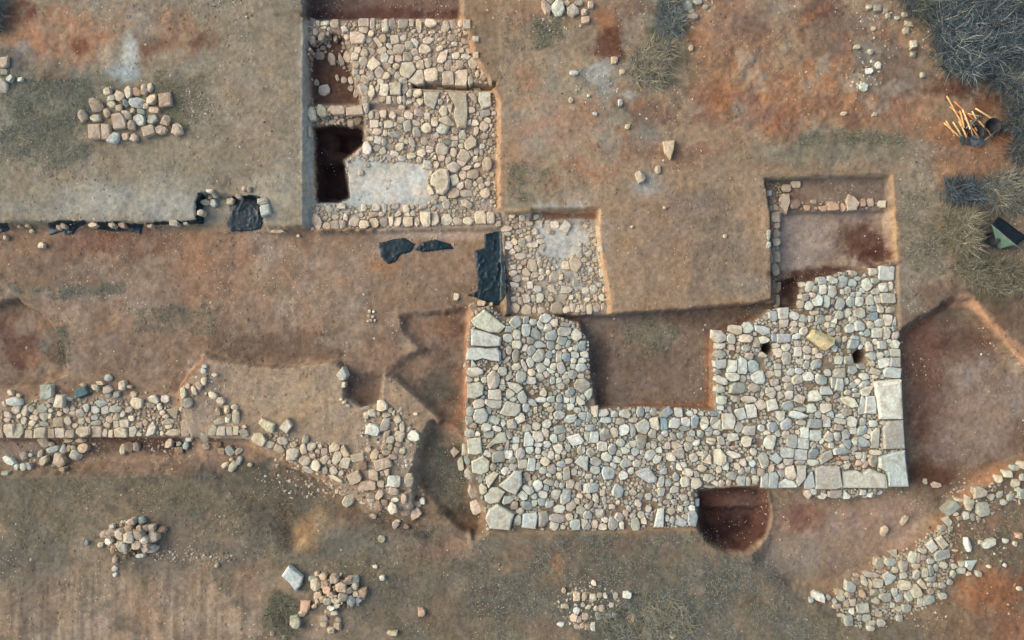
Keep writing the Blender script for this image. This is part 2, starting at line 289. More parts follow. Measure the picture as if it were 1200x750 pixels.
# patchy natural soil: rust-coloured subsoil showing through, grey dust, darker damp spots
def patches(poly, c, s, sc, seed, lo=.06, hi=.16):
    xs = [p[0] for p in poly]; ys = [p[1] for p in poly]; sl_ = crop(PX, PY, min(xs) - 30, max(xs) + 30, min(ys) - 30, max(ys) + 30)
    k = sstep(poly_sd(QX[sl_], QY[sl_], poly), -14, 22) * sstep(fbm(QX[sl_] / sc, QY[sl_] / sc, seed, 6, .6), lo, hi); mixc(sl_, s * k, c)
NE_ = [(700, -40), (1060, -40), (1090, 160), (960, 165), (800, 185), (690, 160)]
patches(NE_, (172, 112, 76), .55, 34, 101); patches(NE_, (126, 96, 82), .6, 30, 107); patches(NE_, (158, 144, 126), .5, 26, 113); patches([(584, 60), (720, 60), (760, 240), (584, 240)], (172, 124, 94), .45, 40, 121); patches([(584, 60), (760, 60), (760, 240), (584, 240)], (150, 142, 122), .5, 34, 127)
SW_ = [(-40, 275), (550, 275), (540, 420), (-40, 450)]
patches(SW_, (160, 116, 88), .45, 46, 131); patches(SW_, (122, 100, 86), .5, 36, 137); patches(SW_, (164, 142, 122), .45, 30, 139)
SS_ = [(-40, 560), (560, 630), (830, 640), (960, 720), (960, 790), (-40, 790)]
patches(SS_, (104, 100, 90), .5, 40, 149); patches(SS_, (150, 126, 104), .55, 44, 151); patches(SS_, (92, 82, 72), .35, 22, 157, .1, .2)
patches([(1090, 590), (1240, 590), (1240, 780), (1090, 780)], (162, 108, 76), .5, 34, 163); patches([(1060, 350), (1240, 350), (1240, 560), (1060, 600)], (110, 78, 66), .4, 34, 167); patches([(-40, -40), (350, -40), (350, 260), (-40, 260)], (134, 122, 104), .45, 40, 173); patches([(720, 255), (895, 255), (890, 350), (720, 358)], (126, 112, 98), .45, 36, 179)
# cuts
area(SPUR, (168, 142, 117), .75, 6, 6); blob(360, 470, 60, 24, (172, 146, 118), .6); blob(240, 432, 24, 14, (162, 136, 120), .7); blob(330, 412, 90, 8, (116, 92, 76), .6); blob(428, 452, 18, 22, (118, 92, 78), .8)
blob(320, 580, 34, 40, (104, 94, 80), .75); blob(300, 560, 26, 20, (98, 94, 82), .6); blob(335, 610, 14, 26, (106, 82, 68), .7); blob(420, 605, 60, 12, (118, 96, 80), .6)
for sg_ in ((351, 628, 8, 16), (362, 608, 8, 14), (372, 600, 10, 9)): blob(*sg_, (166, 132, 94), .85)
area([(356, -200), (540, -200), (539, 24), (358, 24)], (126, 98, 86), 1, 3, 2); blob(450, 16, 90, 7, (96, 60, 54), .8)
area([(358, 23), (545, 23), (556, 66), (574, 97), (583, 116), (583, 244), (592, 250), (592, 266), (362, 268)], (180, 152, 130), 1, 3, 2)
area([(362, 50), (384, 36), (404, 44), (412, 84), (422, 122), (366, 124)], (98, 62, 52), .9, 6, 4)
area([(366, 134), (428, 132), (428, 150), (366, 152)], (150, 122, 96), 1, 4, 2)
blob(455, 212, 50, 27, (206, 202, 194), .97, 0, .5); blob(430, 190, 22, 10, (182, 184, 180), .9); blob(410, 235, 40, 8, (178, 184, 182), .9); blob(395, 248, 26, 8, (176, 176, 170), .8); blob(500, 238, 30, 8, (178, 180, 176), .8); blob(545, 235, 24, 12, (172, 160, 150), .8); blob(448, 168, 14, 10, (168, 162, 152), .7)
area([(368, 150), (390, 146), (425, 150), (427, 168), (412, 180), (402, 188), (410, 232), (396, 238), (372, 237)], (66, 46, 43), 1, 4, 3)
stroke([(356, 30), (357, 262)], 9, (176, 168, 154), .9); stroke([(362, 130), (363, 262)], 9, (186, 183, 173), .9)
stroke([(446, 274), (580, 276)], 12, (178, 150, 130), .85)
stroke([(0, 264), (355, 268)], 4, (150, 128, 104), .7)
area([(590, 252), (700, 250), (703, 300), (714, 368), (596, 368)], (160, 138, 120), 1, 3, 2)
blob(658, 286, 40, 46, (196, 191, 182), .95); blob(680, 322, 20, 34, (186, 179, 169), .8); blob(650, 335, 20, 14, (182, 172, 160), .6)
area([(636, 246), (700, 245), (700, 257), (636, 257)], (138, 92, 72), .9, 3, 3)
area([(594, 370), (716, 368), (800, 363), (880, 356), (914, 349), (920, 372), (850, 400), (838, 480), (700, 480), (680, 378)], (132, 110, 95), 1, 4, 3)
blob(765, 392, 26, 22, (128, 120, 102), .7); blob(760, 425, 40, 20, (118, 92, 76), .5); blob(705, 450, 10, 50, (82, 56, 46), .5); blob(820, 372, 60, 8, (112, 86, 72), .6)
stroke([(831, 395), (832, 476)], 11, (158, 110, 82), .8); stroke([(704, 476), (830, 474)], 5, (150, 96, 68), .8); stroke([(838, 388), (880, 372)], 5, (130, 86, 66), .7)
area([(898, 208), (1043, 204), (1050, 304), (940, 336), (938, 362), (912, 362), (902, 240)], (164, 140, 124), 1, 3, 2)
area([(900, 210), (1042, 206), (1044, 248), (920, 250)], (140, 116, 100), .9, 5, 4); blob(912, 222, 10, 16, (110, 102, 94), .7); blob(930, 235, 16, 12, (130, 96, 80), .7)
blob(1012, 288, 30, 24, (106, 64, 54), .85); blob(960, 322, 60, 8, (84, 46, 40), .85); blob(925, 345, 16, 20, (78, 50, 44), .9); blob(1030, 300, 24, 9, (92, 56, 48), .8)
area([(818, 576), (862, 570), (900, 573), (903, 600), (896, 628), (872, 645), (846, 644), (824, 632), (817, 610)], (94, 62, 54), 1, 5, 3); blob(872, 588, 22, 9, (124, 90, 78), .7); blob(858, 618, 32, 13, (66, 44, 41), .8)
area(PLAT, (140, 120, 100), 1, 4, 3)
area([(-50, 478), (40, 466), (160, 462), (215, 470), (230, 512), (-50, 513)], (166, 142, 119), .9, 6, 5); area([(290, 512), (340, 500), (400, 520), (430, 480), (470, 490), (500, 540), (480, 600), (420, 600), (398, 566), (340, 542)], (168, 144, 122), .7, 14, 8)
blob(735, 575, 60, 20, (160, 128, 104), .7); blob(610, 475, 40, 20, (122, 104, 88), .6); blob(740, 558, 16, 5, (176, 118, 78), .7); blob(1000, 540, 30, 8, (156, 104, 70), .8); blob(860, 520, 30, 6, (130, 86, 62), .7); blob(900, 430, 20, 16, (160, 140, 122), .7)
stroke([(553, 366), (548, 400), (544, 480), (530, 495)], 9, (174, 122, 92), .85); stroke([(510, 492), (546, 512)], 4, (160, 100, 72), .7)
stroke([(541, 22), (547, 40), (557, 68), (576, 100), (585, 118), (585, 170), (584, 243)], 7, (180, 136, 102), .9)
stroke([(590, 247), (702, 247)], 5, (190, 152, 112), .9); stroke([(702, 250), (704, 290), (714, 340), (718, 366)], 7, (180, 142, 108), .9); stroke([(716, 364), (800, 361), (900, 353)], 4, (172, 132, 100), .8)
stroke([(1045, 208), (1048, 250), (1051, 302)], 7, (178, 138, 100), .9); stroke([(898, 208), (1043, 205)], 3, (182, 156, 116), .8)
stroke([(1114, 354), (1136, 352), (1165, 382), (1210, 430)], 11, (192, 140, 106), .85); stroke([(1060, 395), (1116, 352)], 6, (120, 76, 60), .7)
stroke([(1210, 540), (1160, 560), (1118, 592), (1090, 625)], 14, (158, 108, 78), .8); stroke([(1092, 622), (1040, 660), (960, 705)], 7, (140, 96, 70), .7)
stroke([(205, 478), (216, 446), (240, 420)], 5, (168, 120, 92), .8); stroke([(345, 636), (366, 604)], 7, (168, 126, 88), .8); stroke([(290, 520), (400, 572)], 5, (178, 136, 98), .8)
stroke([(0, 516), (200, 516)], 4, (120, 84, 66), .7)
# vehicle and broom marks, crumbs: gentle relief of tone in the soil itself
mk = sstep(QY, 645, 690) * (1 - sstep(QX, 280, 330)) * sstep(QX, -40, 20)      # plough and machine marks running down the picture
CC *= (1 + .75 * mk * fbm(QX / 4, QY / 90, 91, 3))[..., None]
CC *= (1 + 0.46 * V3 + 0.42 * fbm(QX / 12, QY / 12, 37, 5, .6) + 0.30 * fbm(QX / 90, QY / 90, 23, 4) + 0.30 * fbm(QX / 2.6, QY / 2.6, 29, 3))[..., None]
wv = fbm(QX / 22, QY / 22, 67, 4); CC[..., 0] *= 1 + .16 * wv; CC[..., 2] *= 1 - .22 * wv
CC = np.clip(CC * ALB, 0.01, 0.9)
ny, nx = XX.shape
me = bpy.data.meshes.new('ground')
co = np.stack([XX, YY, ZZ], -1).reshape(-1, 3).astype(np.float32)
i0 = (np.arange(ny - 1)[:, None] * nx + np.arange(nx - 1)[None]).ravel()
quads = np.stack([i0, i0 + 1, i0 + 1 + nx, i0 + nx], 1).astype(np.int32)
me.vertices.add(len(co)); me.vertices.foreach_set('co', co.ravel())
me.loops.add(quads.size); me.loops.foreach_set('vertex_index', quads.ravel())
me.polygons.add(len(quads)); me.polygons.foreach_set('loop_start', np.arange(0, quads.size, 4, dtype=np.int32))
me.polygons.foreach_set('use_smooth', np.ones(len(quads), bool))
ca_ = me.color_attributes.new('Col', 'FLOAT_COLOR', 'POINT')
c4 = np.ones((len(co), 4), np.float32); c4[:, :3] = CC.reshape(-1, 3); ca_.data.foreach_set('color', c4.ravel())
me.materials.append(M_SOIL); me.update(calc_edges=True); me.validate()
ground = bpy.data.objects.new('ground', me); COL.objects.link(ground); ground['kind'] = 'structure'
# ---------------------------------------------------------------- stones read off the photograph
# each entry: x y width height [turn] colour, in enlarged tile units (tile origin and scale come first); capital colour = squared block; Pc x y x y ... = outline
TILES = {}
def T(key, ox, oy, sc, txt): TILES.setdefault(key, []).append((ox, oy, sc, txt))
T('upper', 350, 15, 7.5, '''105 78 85 70 p,168 88 35 50 p,228 85 75 45 g,310 90 70 70 p,400 140 50 60 -20 w,265 140 35 35 c,225 127 50 20 c,145 165 40 55 10 p,195 200 50 80 25 p,115 235 50 70 p,320 215 40 70 t,210 305 50 45 t,290 400 65 110 t,180 375 80 60 t,425 375 75 105 15 p,375 410 55 120 -10 t,340 570 30 55 -20 t,395 590 50 60 t,155 610 45 50 p,225 680 100 90 g,455 590 45 60 -20 c,420 210 45 60 -15 p,430 265 40 45 t,515 215 130 95 P,570 85 85 75 P,570 150 75 55 5 P,648 95 45 90 p,700 120 40 55 g,760 105 65 115 c,825 100 60 90 -15 p,915 95 80 65 p,990 85 40 60 P,1055 115 50 110 p,1160 90 100 75 10 c,635 180 50 60 p,615 235 60 65 c,735 220 75 70 t
698 255 40 100 -35 P,735 330 75 50 -30 P,795 290 50 65 -35 w,845 230 70 70 -5 C,920 215 60 55 c,1020 250 75 50 30 l,970 285 75 75 c,1025 345 60 60 p,880 310 90 90 20 p,805 345 50 50 y,755 390 70 80 w,650 285 55 60 -30 t,520 325 60 60 p,575 345 65 60 c,640 330 60 80 -30 p,490 380 60 85 20 p,570 420 75 90 15 c,655 450 95 95 42 C,960 385 80 85 p,880 400 60 65 p,810 410 50 75 10 p,770 465 85 55 15 t,855 465 60 60 p,955 500 130 140 y,815 510 75 55 10 c
Pc 955 600 1010 545 1040 495 1085 495 1105 570 1100 620 1045 630,870 550 60 65 c,915 595 75 55 w,1160 545 110 120 p,1135 435 65 80 -10 c,1065 455 70 70 p,1040 395 55 50 -20 p,1110 315 110 75 8 p,1140 240 90 60 c,1080 200 40 40 p,1170 165 60 35 p,495 520 55 75 5 c,505 450 50 90 p,520 570 45 55 30 c,555 520 45 45 t,630 550 65 75 -10 p,580 580 85 60 25 p,705 520 75 85 25 p,770 550 65 70 15 p,720 605 60 45 g,565 670 90 100 c,640 690 60 105 c,690 665 35 60 p,750 675 75 100 10 C,845 665 95 105 C,935 680 60 100 t,970 705 50 70 c,1045 705 80 70 c,510 690 45 100 15 p,455 665 45 60 t''')
T('upper', 450, 15, 7.5, '''545 120 65 95 20 p,605 100 55 75 p,670 90 45 60 p,725 95 65 75 P,735 175 65 40 t,465 200 40 45 t,595 215 65 60 -10 c,490 310 55 45 c,715 245 60 50 o,805 225 50 55 c,620 270 55 30 10 c,520 380 75 130 20 p,630 375 65 55 y,725 380 85 55 15 w,810 370 50 50 p,760 335 70 40 p,565 455 60 85 10 p,615 490 50 60 p,665 450 65 75 p,785 440 80 95 -10 p,570 395 40 30 c,565 570 100 105 P,675 565 110 135 P,760 590 50 90 5 c,820 535 40 60 p,880 545 60 85 15 t,815 660 60 75 -20 y,495 655 75 35 g,935 600 30 60 t,500 490 50 50 p''')
T('upper', 350, 100, 7.5, '''110 245 65 115 c,200 220 85 90 d,Pp 250 205 290 175 390 178 408 200 400 250 300 255,Pp 410 195 560 170 570 255 415 262,585 200 55 80 c,90 410 30 85 c,455 330 50 60 t,515 310 70 80 30 t,590 125 60 60 p,735 120 50 50 20 t,790 125 45 60 p,840 125 35 55 p,885 125 45 65 p,925 125 35 70 p,970 145 50 40 p,1010 125 30 40 p,1060 145 60 70 20 p,910 190 60 50 20 c,1035 165 50 40 30 p,635 260 45 70 c,690 260 40 80 t,740 250 70 70 10 p,825 260 60 70 p,900 305 60 55 c,965 260 75 75 10 p,665 335 75 65 C,720 340 30 40 c,795 340 85 70 y,855 340 35 40 p,885 365 50 55 b,955 355 60 90 -10 c,1035 410 65 85 -15 c,1120 370 90 85 c,1035 330 60 45 10 p,1130 270 50 50 c,1060 240 80 60 20 p
760 415 40 70 c,690 405 80 60 p,850 430 120 55 g,695 480 65 60 15 W,750 495 45 60 10 c,630 470 60 40 10 c,905 475 45 50 y,945 495 60 40 30 c,995 500 50 95 -25 c,885 540 70 65 c,1000 565 35 40 c,1080 595 75 70 10 c,1155 560 65 60 C,1105 490 60 60 -30 p,600 550 85 110 w,690 550 60 60 p,735 580 60 55 -20 c,990 620 75 50 -15 c,1060 650 45 60 c,1135 695 75 75 10 c,1180 620 40 60 c,840 600 80 40 15 g,905 640 70 50 g''')
T('upper', 450, 100, 7.5, '''Pd 345 55 490 50 470 130 440 205 400 190 355 160,Pd 560 55 725 60 740 200 730 300 720 370 650 375 610 260 625 180,Pg 835 60 940 60 945 180 860 205 828 130,775 120 80 100 t,890 245 85 65 -10 b,495 145 50 50 c,530 105 45 35 c,565 140 30 40 c,470 185 30 40 c,535 225 95 95 p,590 210 50 75 -30 p,555 310 130 90 20 d,515 380 95 90 20 b,445 320 60 75 c,435 385 30 35 p,460 440 55 60 30 g,560 500 60 55 e,625 465 60 40 p,620 505 55 65 p,515 560 110 100 15 c,690 430 60 70 g,Pd 705 500 770 430 815 480 810 530 735 570 708 545,745 310 45 65 c,795 330 65 60 -30 c,770 215 60 60 p,880 355 75 75 20 p,940 355 30 40 p,910 305 60 45 20 p,965 245 40 40 c,810 400 50 90 10 p,865 535 50 45 w,880 445 65 50 t,935 500 45 60 p,965 435 35 30 c,675 535 45 50 c,610 590 55 75 p,700 620 110 110 30 p,770 595 35 60 -15 c,815 580 45 70 p,855 590 30 50 p,805 645 45 45 p,850 645 40 45 p,905 690 80 115 10 p,565 660 60 75 20 c,435 625 45 50 c,405 560 65 60 c,460 695 50 60 10 p,610 715 115 100 c,680 680 80 50 20 p,725 725 90 40 -10 p,820 700 60 40 p,625 400 60 50 30 t,505 640 60 50 t,420 510 60 55 p''')
T('upper', 450, 190, 7.5, '''Py 400 170 420 100 490 50 560 60 580 150 570 230 520 285 460 275 450 215 410 195,405 240 45 80 -15 c,620 155 65 85 -15 C,695 110 60 80 10 p,780 105 100 85 t,670 212 60 70 c,615 268 105 90 t,740 190 65 90 p,800 190 40 45 p,845 165 65 60 -20 p,860 210 50 60 c,725 275 105 60 p,890 270 80 90 10 p,550 365 70 85 y,725 365 110 60 35 p,365 500 90 115 c,450 495 70 110 p,550 505 95 95 c,645 515 80 75 p,740 520 95 70 y,845 480 100 120 p,935 485 70 105 p,1000 540 50 50 t,345 390 70 30 -15 c,440 345 50 40 p,520 320 60 45 p,980 180 40 40 c,910 190 45 40 c,120 455 60 40 -20 c''')
T('upper', 350, 190, 7.5, '''160 525 80 140 -15 p,245 560 70 75 p,320 560 80 75 p,380 545 60 80 p,410 480 40 60 c,370 385 70 50 p,265 410 60 60 p,325 485 60 40 p,490 525 85 90 10 p,575 545 90 70 p,660 530 85 90 p,745 530 70 70 p,810 520 40 80 p,870 520 70 85 p,960 520 90 90 p,1040 525 45 80 p,575 400 50 60 y,680 400 65 55 c,755 405 35 80 c,850 385 60 50 p,945 410 60 65 p,995 395 35 50 c,660 460 80 40 p,725 455 50 45 p,955 460 50 40 c,1005 450 40 50 c,545 90 45 50 c,600 25 45 30 c''')
T('pave', 570, 240, 7.5, '''225 95 55 40 c,315 110 55 55 p,438 105 50 50 y,530 170 60 70 10 c,597 175 75 65 -10 c,700 195 80 90 30 g,380 165 60 40 c,455 170 70 60 g,425 235 60 60 c,290 235 60 35 -20 c,180 210 85 55 c,185 255 70 35 c,245 320 55 60 c,190 355 75 65 c,310 335 65 70 p,370 295 65 50 10 p,400 355 110 40 c,472 280 65 35 c,477 320 65 50 15 c,570 240 70 45 10 c,500 365 50 60 35 c,230 410 50 50 p,300 455 105 60 p,275 385 60 60 p,330 500 60 50 -25 t,405 535 85 95 10 P,467 520 45 80 5 p,700 530 80 75 30 p,780 515 110 120 30 P,240 545 60 40 w,290 548 55 35 g,235 605 80 60 p,350 590 60 80 -35 p,265 645 65 65 c,345 650 60 35 c,430 615 70 50 -10 p,485 590 45 60 c,545 595 40 45 c,600 630 90 85 p,655 635 35 50 p,385 705 45 60 W,250 705 75 45 c,480 645 50 45 c,900 430 60 40 -20 g,860 480 60 50 p,1005 390 40 50 c,930 270 35 30 c,920 570 40 35 w,1010 600 40 80 g,820 350 40 40 c,820 440 40 70 -20 l''')
T('pave', 570, 290, 7.5, '''465 440 80 80 g,415 450 50 55 10 w,445 370 80 60 g,570 360 60 60 c,705 370 95 60 g,790 315 60 65 g,880 380 65 50 c,940 370 65 80 g,745 440 40 40 y,565 450 45 50 p,350 450 80 70 g,245 455 55 45 c,300 470 50 60 p,255 535 75 85 p,355 545 90 90 p,420 545 40 70 p,485 555 65 65 p,615 530 100 90 p,705 545 70 70 p,760 525 50 70 p,800 540 50 60 p,850 535 60 65 p,905 545 50 80 p,970 525 80 80 p,1030 520 60 70 p,890 460 50 40 c,810 430 40 50 y,1010 440 50 60 g,960 440 40 50 p,1040 365 40 60 p,995 330 50 40 g''')
T('plat', 530, 350, 7.5, '''Py 160 190 280 90 375 165 470 245 410 300 330 295 230 260 190 240,Pw 165 265 250 280 330 305 430 340 425 415 320 425 165 410,Pw 130 435 250 430 300 440 400 430 430 480 425 555 340 545 270 525 200 545 110 540,562 210 105 95 -25 g,490 270 70 55 l,490 345 90 70 y,567 318 75 80 d,648 185 50 60 g,712 205 65 65 g,650 275 75 110 5 G,735 310 90 90 b,820 175 110 80 15 w,775 235 50 80 -25 w,840 255 75 75 g,890 215 70 70 p,875 325 100 95 g,985 285 130 85 -10 c,995 230 80 40 g,1090 320 95 115 d,970 370 85 75 15 g,1020 395 40 70 20 g,868 410 70 85 -5 b,935 425 65 50 c,568 405 80 75 y,500 455 55 80 -15 p,560 500 65 130 p,640 430 50 60 c,625 370 40 50 p,690 365 75 60 g,695 455 80 100 25 g,765 405 110 60 10 b,765 500 105 115 10 d,850 495 55 65 g,892 463 35 35 w,938 510 50 95 G,985 460 45 35 p,1042 445 40 40 c,1000 515 75 80 b,1080 495 70 60 g,1090 435 50 60 w,1140 415 70 85 b,1165 490 65 65 w,1140 545 70 50 g,1065 545 50 60 c,455 495 30 70 p,480 540 30 80 40 p
565 600 80 70 -15 c,630 585 40 105 -25 p,690 560 60 80 -25 g,785 605 85 80 -30 d,835 555 55 65 20 w,890 595 60 55 c,865 635 80 40 20 w,960 610 65 110 -20 d,1060 590 45 50 g,1135 605 105 75 l,1055 665 85 75 g,1000 655 40 30 w,605 685 90 105 g,700 650 65 65 p,690 720 90 75 10 g,770 690 75 70 -10 g,830 665 60 55 p,885 720 50 60 b,940 730 55 70 w,1000 710 60 70 g,1130 680 60 40 c,440 645 80 80 c,380 590 55 80 -15 p,195 570 55 60 c,125 590 50 65 c,190 645 165 80 d,360 720 110 170 5 p,505 700 65 60 g,440 730 40 60 p,280 715 50 50 c,215 715 40 30 c,150 710 60 45 c''')
T('plat', 530, 440, 7.5, '''Pd 135 75 240 60 278 90 270 170 200 205 130 200,375 170 110 95 C,Py 480 55 590 75 625 110 570 165 500 110,440 105 50 60 g,510 160 70 80 d,615 190 75 110 5 g,535 210 55 40 g,235 245 100 75 -20 c,360 250 150 75 5 C,Py 415 335 475 225 520 235 600 255 600 320 560 360 480 360,650 290 75 75 w,595 375 85 75 -25 w,525 430 85 80 c,445 415 45 60 g,365 390 100 65 30 g,250 355 125 145 10 d,155 315 70 90 15 g,325 310 40 60 g,150 400 75 75 p,185 440 60 50 t,300 460 85 75 g,390 470 85 60 20 c,155 510 80 75 c,225 515 40 40 c,Py 125 560 250 545 265 680 220 700 140 690,115 650 60 100 y,325 520 90 60 b,Pd 290 640 350 570 420 500 465 500 485 590 380 600 320 640,500 525 60 60 g,560 565 55 50 W,470 610 60 90 t,420 640 60 50 g,355 650 60 70 c,310 690 70 60 c,410 715 120 90 d,495 695 75 70 w,600 690 80 100 p,555 630 60 60 g,675 565 80 125 5 W,755 540 90 85 5 C
740 445 75 75 g,660 460 75 70 d,830 430 80 75 g,820 505 65 80 p,945 480 90 75 g,890 555 60 70 g,965 545 60 60 c,Pw 1000 545 1115 510 1165 575 1140 605 1060 625,940 650 80 90 -20 c,1135 655 70 75 c,1195 540 60 80 w,945 345 100 80 10 c,1040 385 110 70 -10 g,1110 410 80 60 -40 b,1160 360 100 70 15 b,1130 210 75 110 g,1145 90 130 115 d,950 80 75 85 g,1000 40 60 90 -15 p,800 150 60 80 g,775 215 95 45 w,870 210 65 50 g,945 205 50 80 g,1025 165 50 60 -30 w,1050 135 60 70 b,1005 215 50 50 w,1060 220 40 50 g,710 240 90 50 20 b,730 305 30 60 c,865 300 60 50 c,935 275 70 60 g,1040 275 60 60 g,1100 310 70 50 c,1160 295 50 50 g,830 260 60 50 p,830 605 70 60 w,760 610 90 40 g,755 660 50 60 w,815 690 50 50 c,680 655 70 70 g,1020 640 50 60 g,980 670 50 50 c,865 700 60 70 c,925 720 50 60 y,755 715 50 40 c''')
T('plat', 530, 530, 7.5, '''Py 165 85 270 30 330 80 320 170 260 200 175 180,75 105 55 110 -10 d,130 75 50 70 b,165 190 110 105 t,190 330 105 130 -10 o,205 485 100 120 -30 o,Py 290 220 370 170 410 190 320 320 295 270,270 320 70 110 y,360 130 60 65 c,425 235 50 60 c,460 165 70 60 -30 w,495 190 40 60 w,535 135 70 70 p,530 70 60 60 p,620 105 75 75 C,695 110 70 105 5 W,755 120 45 60 g,Pd 410 295 490 230 550 165 610 170 615 290 560 380 490 350,Pd 280 390 340 310 400 310 465 350 410 440 330 455 290 430,495 420 130 85 d,Py 290 590 320 510 400 460 470 500 550 550 530 600 510 695 330 680,545 470 60 70 t,575 600 75 85 c,Pl 620 545 740 530 755 560 735 680 610 670,800 590 110 130 p,655 470 110 75 10 b,665 330 105 70 25 g,750 300 85 100 -15 w,655 215 70 70 p,690 275 35 55 c,800 160 65 60 w,815 80 90 70 10 p,875 145 75 80 p,850 270 90 50 15 p,800 370 75 70 g,825 315 45 70 g,850 200 40 40 g,910 370 85 80 d,940 210 50 65 p,940 150 50 35 c,1005 190 60 110 D,1070 180 60 65 p,1135 185 65 55 p,1000 395 85 135 g,920 280 50 60 g,965 295 45 50 g,1040 280 70 80 p,1105 300 60 70 p
Pl 1070 90 1130 30 1200 40 1190 170 1130 130,1185 320 60 90 w,960 110 80 60 g,1030 80 60 45 p,620 385 80 75 g,720 390 50 55 g,720 450 50 55 g,785 440 70 60 g,600 520 70 60 p,855 460 75 60 g,940 500 100 70 g,920 590 150 90 p,1045 470 80 110 35 p,1030 570 60 60 p,1080 635 95 95 b,900 650 80 90 w,1165 640 60 90 p,1120 385 60 45 p,1095 430 50 60 p,1130 510 90 70 g,975 660 50 40 p''')
T('plat', 680, 450, 7.5, '''210 255 85 60 g,300 265 60 60 g,395 260 110 70 5 g,530 245 70 80 g,595 225 45 40 g,645 245 60 60 p,760 255 120 70 -35 b,600 280 50 45 b,868 255 70 80 g,965 258 65 50 g,1015 245 30 40 c,1060 260 45 40 g,1170 260 80 40 g,225 318 100 55 l,355 330 80 60 p,470 315 75 50 o,300 320 30 40 g,Pd 480 360 570 305 610 340 615 390 580 450 510 420,655 355 85 115 -15 c,735 345 60 125 e,835 345 115 85 10 w,925 340 85 90 w,920 390 90 40 g,1010 335 70 120 g,1095 345 65 110 d,1180 340 80 85 c,105 465 105 100 W,95 390 85 65 g,215 450 90 110 5 g,310 425 60 85 -25 p,385 400 90 100 -15 l,460 415 55 120 -5 g,635 435 65 75 c,535 510 100 120 d,745 435 55 60 g,710 475 55 55 c,820 460 50 75 -20 p,880 455 60 55 l,985 435 50 60 g,1060 435 60 60 g,1135 425 60 60 g,970 490 75 50 p,1025 520 55 50 w,950 550 80 70 -15 c
355 520 70 65 w,195 545 85 80 C,285 575 75 90 d,340 610 65 60 c,95 610 90 90 20 y,20 580 45 65 w,425 545 55 55 c,460 530 70 60 g,400 585 80 60 g,490 595 80 70 w,550 605 45 50 c,600 545 40 55 c,650 535 50 60 b,625 620 110 85 -20 g,690 580 50 50 w,670 660 70 80 20 g,235 645 90 85 40 g,140 685 100 80 10 l,320 665 80 60 g,405 695 110 70 -10 d,295 715 55 50 w,500 700 75 60 c,800 640 80 65 c,865 600 100 110 p,850 545 110 60 25 p,1000 650 75 80 c,1105 640 70 90 p,1050 615 60 40 c,890 720 100 60 c,1150 500 70 50 c,450 650 50 40 c,770 545 50 60 p,60 290 85 85 g,75 85 60 90 25 g,125 245 60 90 p,40 220 55 55 g,20 120 50 60 g''')
T('plat', 680, 530, 7.5, '''130 160 80 70 l,245 185 120 95 l,20 185 50 50 p,75 215 60 40 c,85 315 130 80 w,335 345 95 100 25 w,380 205 75 80 25 w,445 165 50 60 g,Pl 480 180 540 150 610 140 680 230 670 265 610 275 510 215,715 265 55 100 15 c,775 265 60 70 b,845 220 55 75 b,735 170 60 50 g,705 135 45 50 p,885 125 80 70 c,950 180 100 65 15 c,920 260 80 95 c,1025 280 90 95 15 p,1025 195 50 55 p,1075 140 75 60 p,1145 240 80 70 c,1150 290 130 50 -10 g,850 285 45 35 c,830 330 75 60 c,710 350 60 75 20 c,600 390 55 65 g,530 310 50 35 c,510 450 60 60 p,200 360 55 50 c,210 420 40 60 p,135 405 55 75 g,75 385 50 50 p,50 430 50 40 p,70 475 60 45 p,175 545 80 75 d,65 555 80 70 g,345 575 80 80 30 p,290 630 85 110 5 g,365 645 40 70 c,195 660 85 60 c,125 635 70 70 o,60 650 80 75 p,215 600 55 50 p,490 640 70 115 d,535 550 65 70 d,Pw 685 505 740 495 735 665 650 665,800 520 75 65 o,765 580 40 60 w,810 600 50 60 c,885 610 105 85 20 b,990 580 90 130 5 b,920 570 50 50 g,980 495 50 50 w,880 495 45 50 c,1025 445 50 60 w,830 440 45 50 c,785 390 45 50 g,910 400 60 50 p,940 450 50 50 g,465 560 50 50 p,400 540 50 60 p,430 500 40 60 p,560 600 50 60 p,465 355 60 50 p,600 500 50 60 c,280 480 50 40 p,330 440 40 40 p''')
T('plat', 820, 360, 7.5, '''172 260 115 105 c,322 198 105 80 10 p,425 178 95 85 -10 w,Pw 485 160 560 165 620 185 625 230 560 250 490 205,650 80 80 90 w,740 55 85 95 W,835 75 85 65 20 g,910 100 80 60 25 g,980 103 60 55 w,1065 105 80 75 g,740 145 75 65 p,830 148 60 55 p,900 150 55 50 c,830 200 70 50 p,920 210 70 75 c,280 280 75 90 c,410 275 110 70 p,180 345 85 50 c,275 355 70 50 p,410 360 80 60 c,340 370 35 60 p,180 415 100 70 d,180 500 110 75 -5 g,285 520 75 110 g,378 510 80 145 l,470 525 105 110 l,435 430 70 60 t,160 565 60 40 g,190 645 115 70 20 g,180 715 90 75 g,295 615 130 80 -5 g,385 630 50 60 p,345 710 150 95 d,520 620 120 120 g,485 710 100 70 20 p,655 265 45 70 b,738 275 120 75 L,850 260 75 50 -20 w,860 320 60 50 p,760 355 75 70 c,865 390 65 80 C,765 450 80 100 c,690 405 75 75 p,670 335 60 45 c,560 420 80 50 p,570 290 90 60 c,505 310 60 80 p,880 480 65 50 p
940 510 60 75 5 w,1030 500 100 75 -15 g,880 565 75 55 l,955 610 85 75 g,1070 635 105 85 30 g,1125 575 60 60 g,945 375 75 65 p,950 440 60 50 p,1050 425 55 45 p,1010 385 60 50 p,1190 360 50 60 w,865 635 100 80 p,770 630 80 60 p,615 590 75 60 p,690 580 60 70 c,685 520 60 60 g,800 570 70 60 g,660 660 80 60 p,690 710 60 50 p,625 735 80 60 c,790 695 80 60 p,1120 735 100 70 g,1190 665 60 90 g,1160 215 70 60 g''')
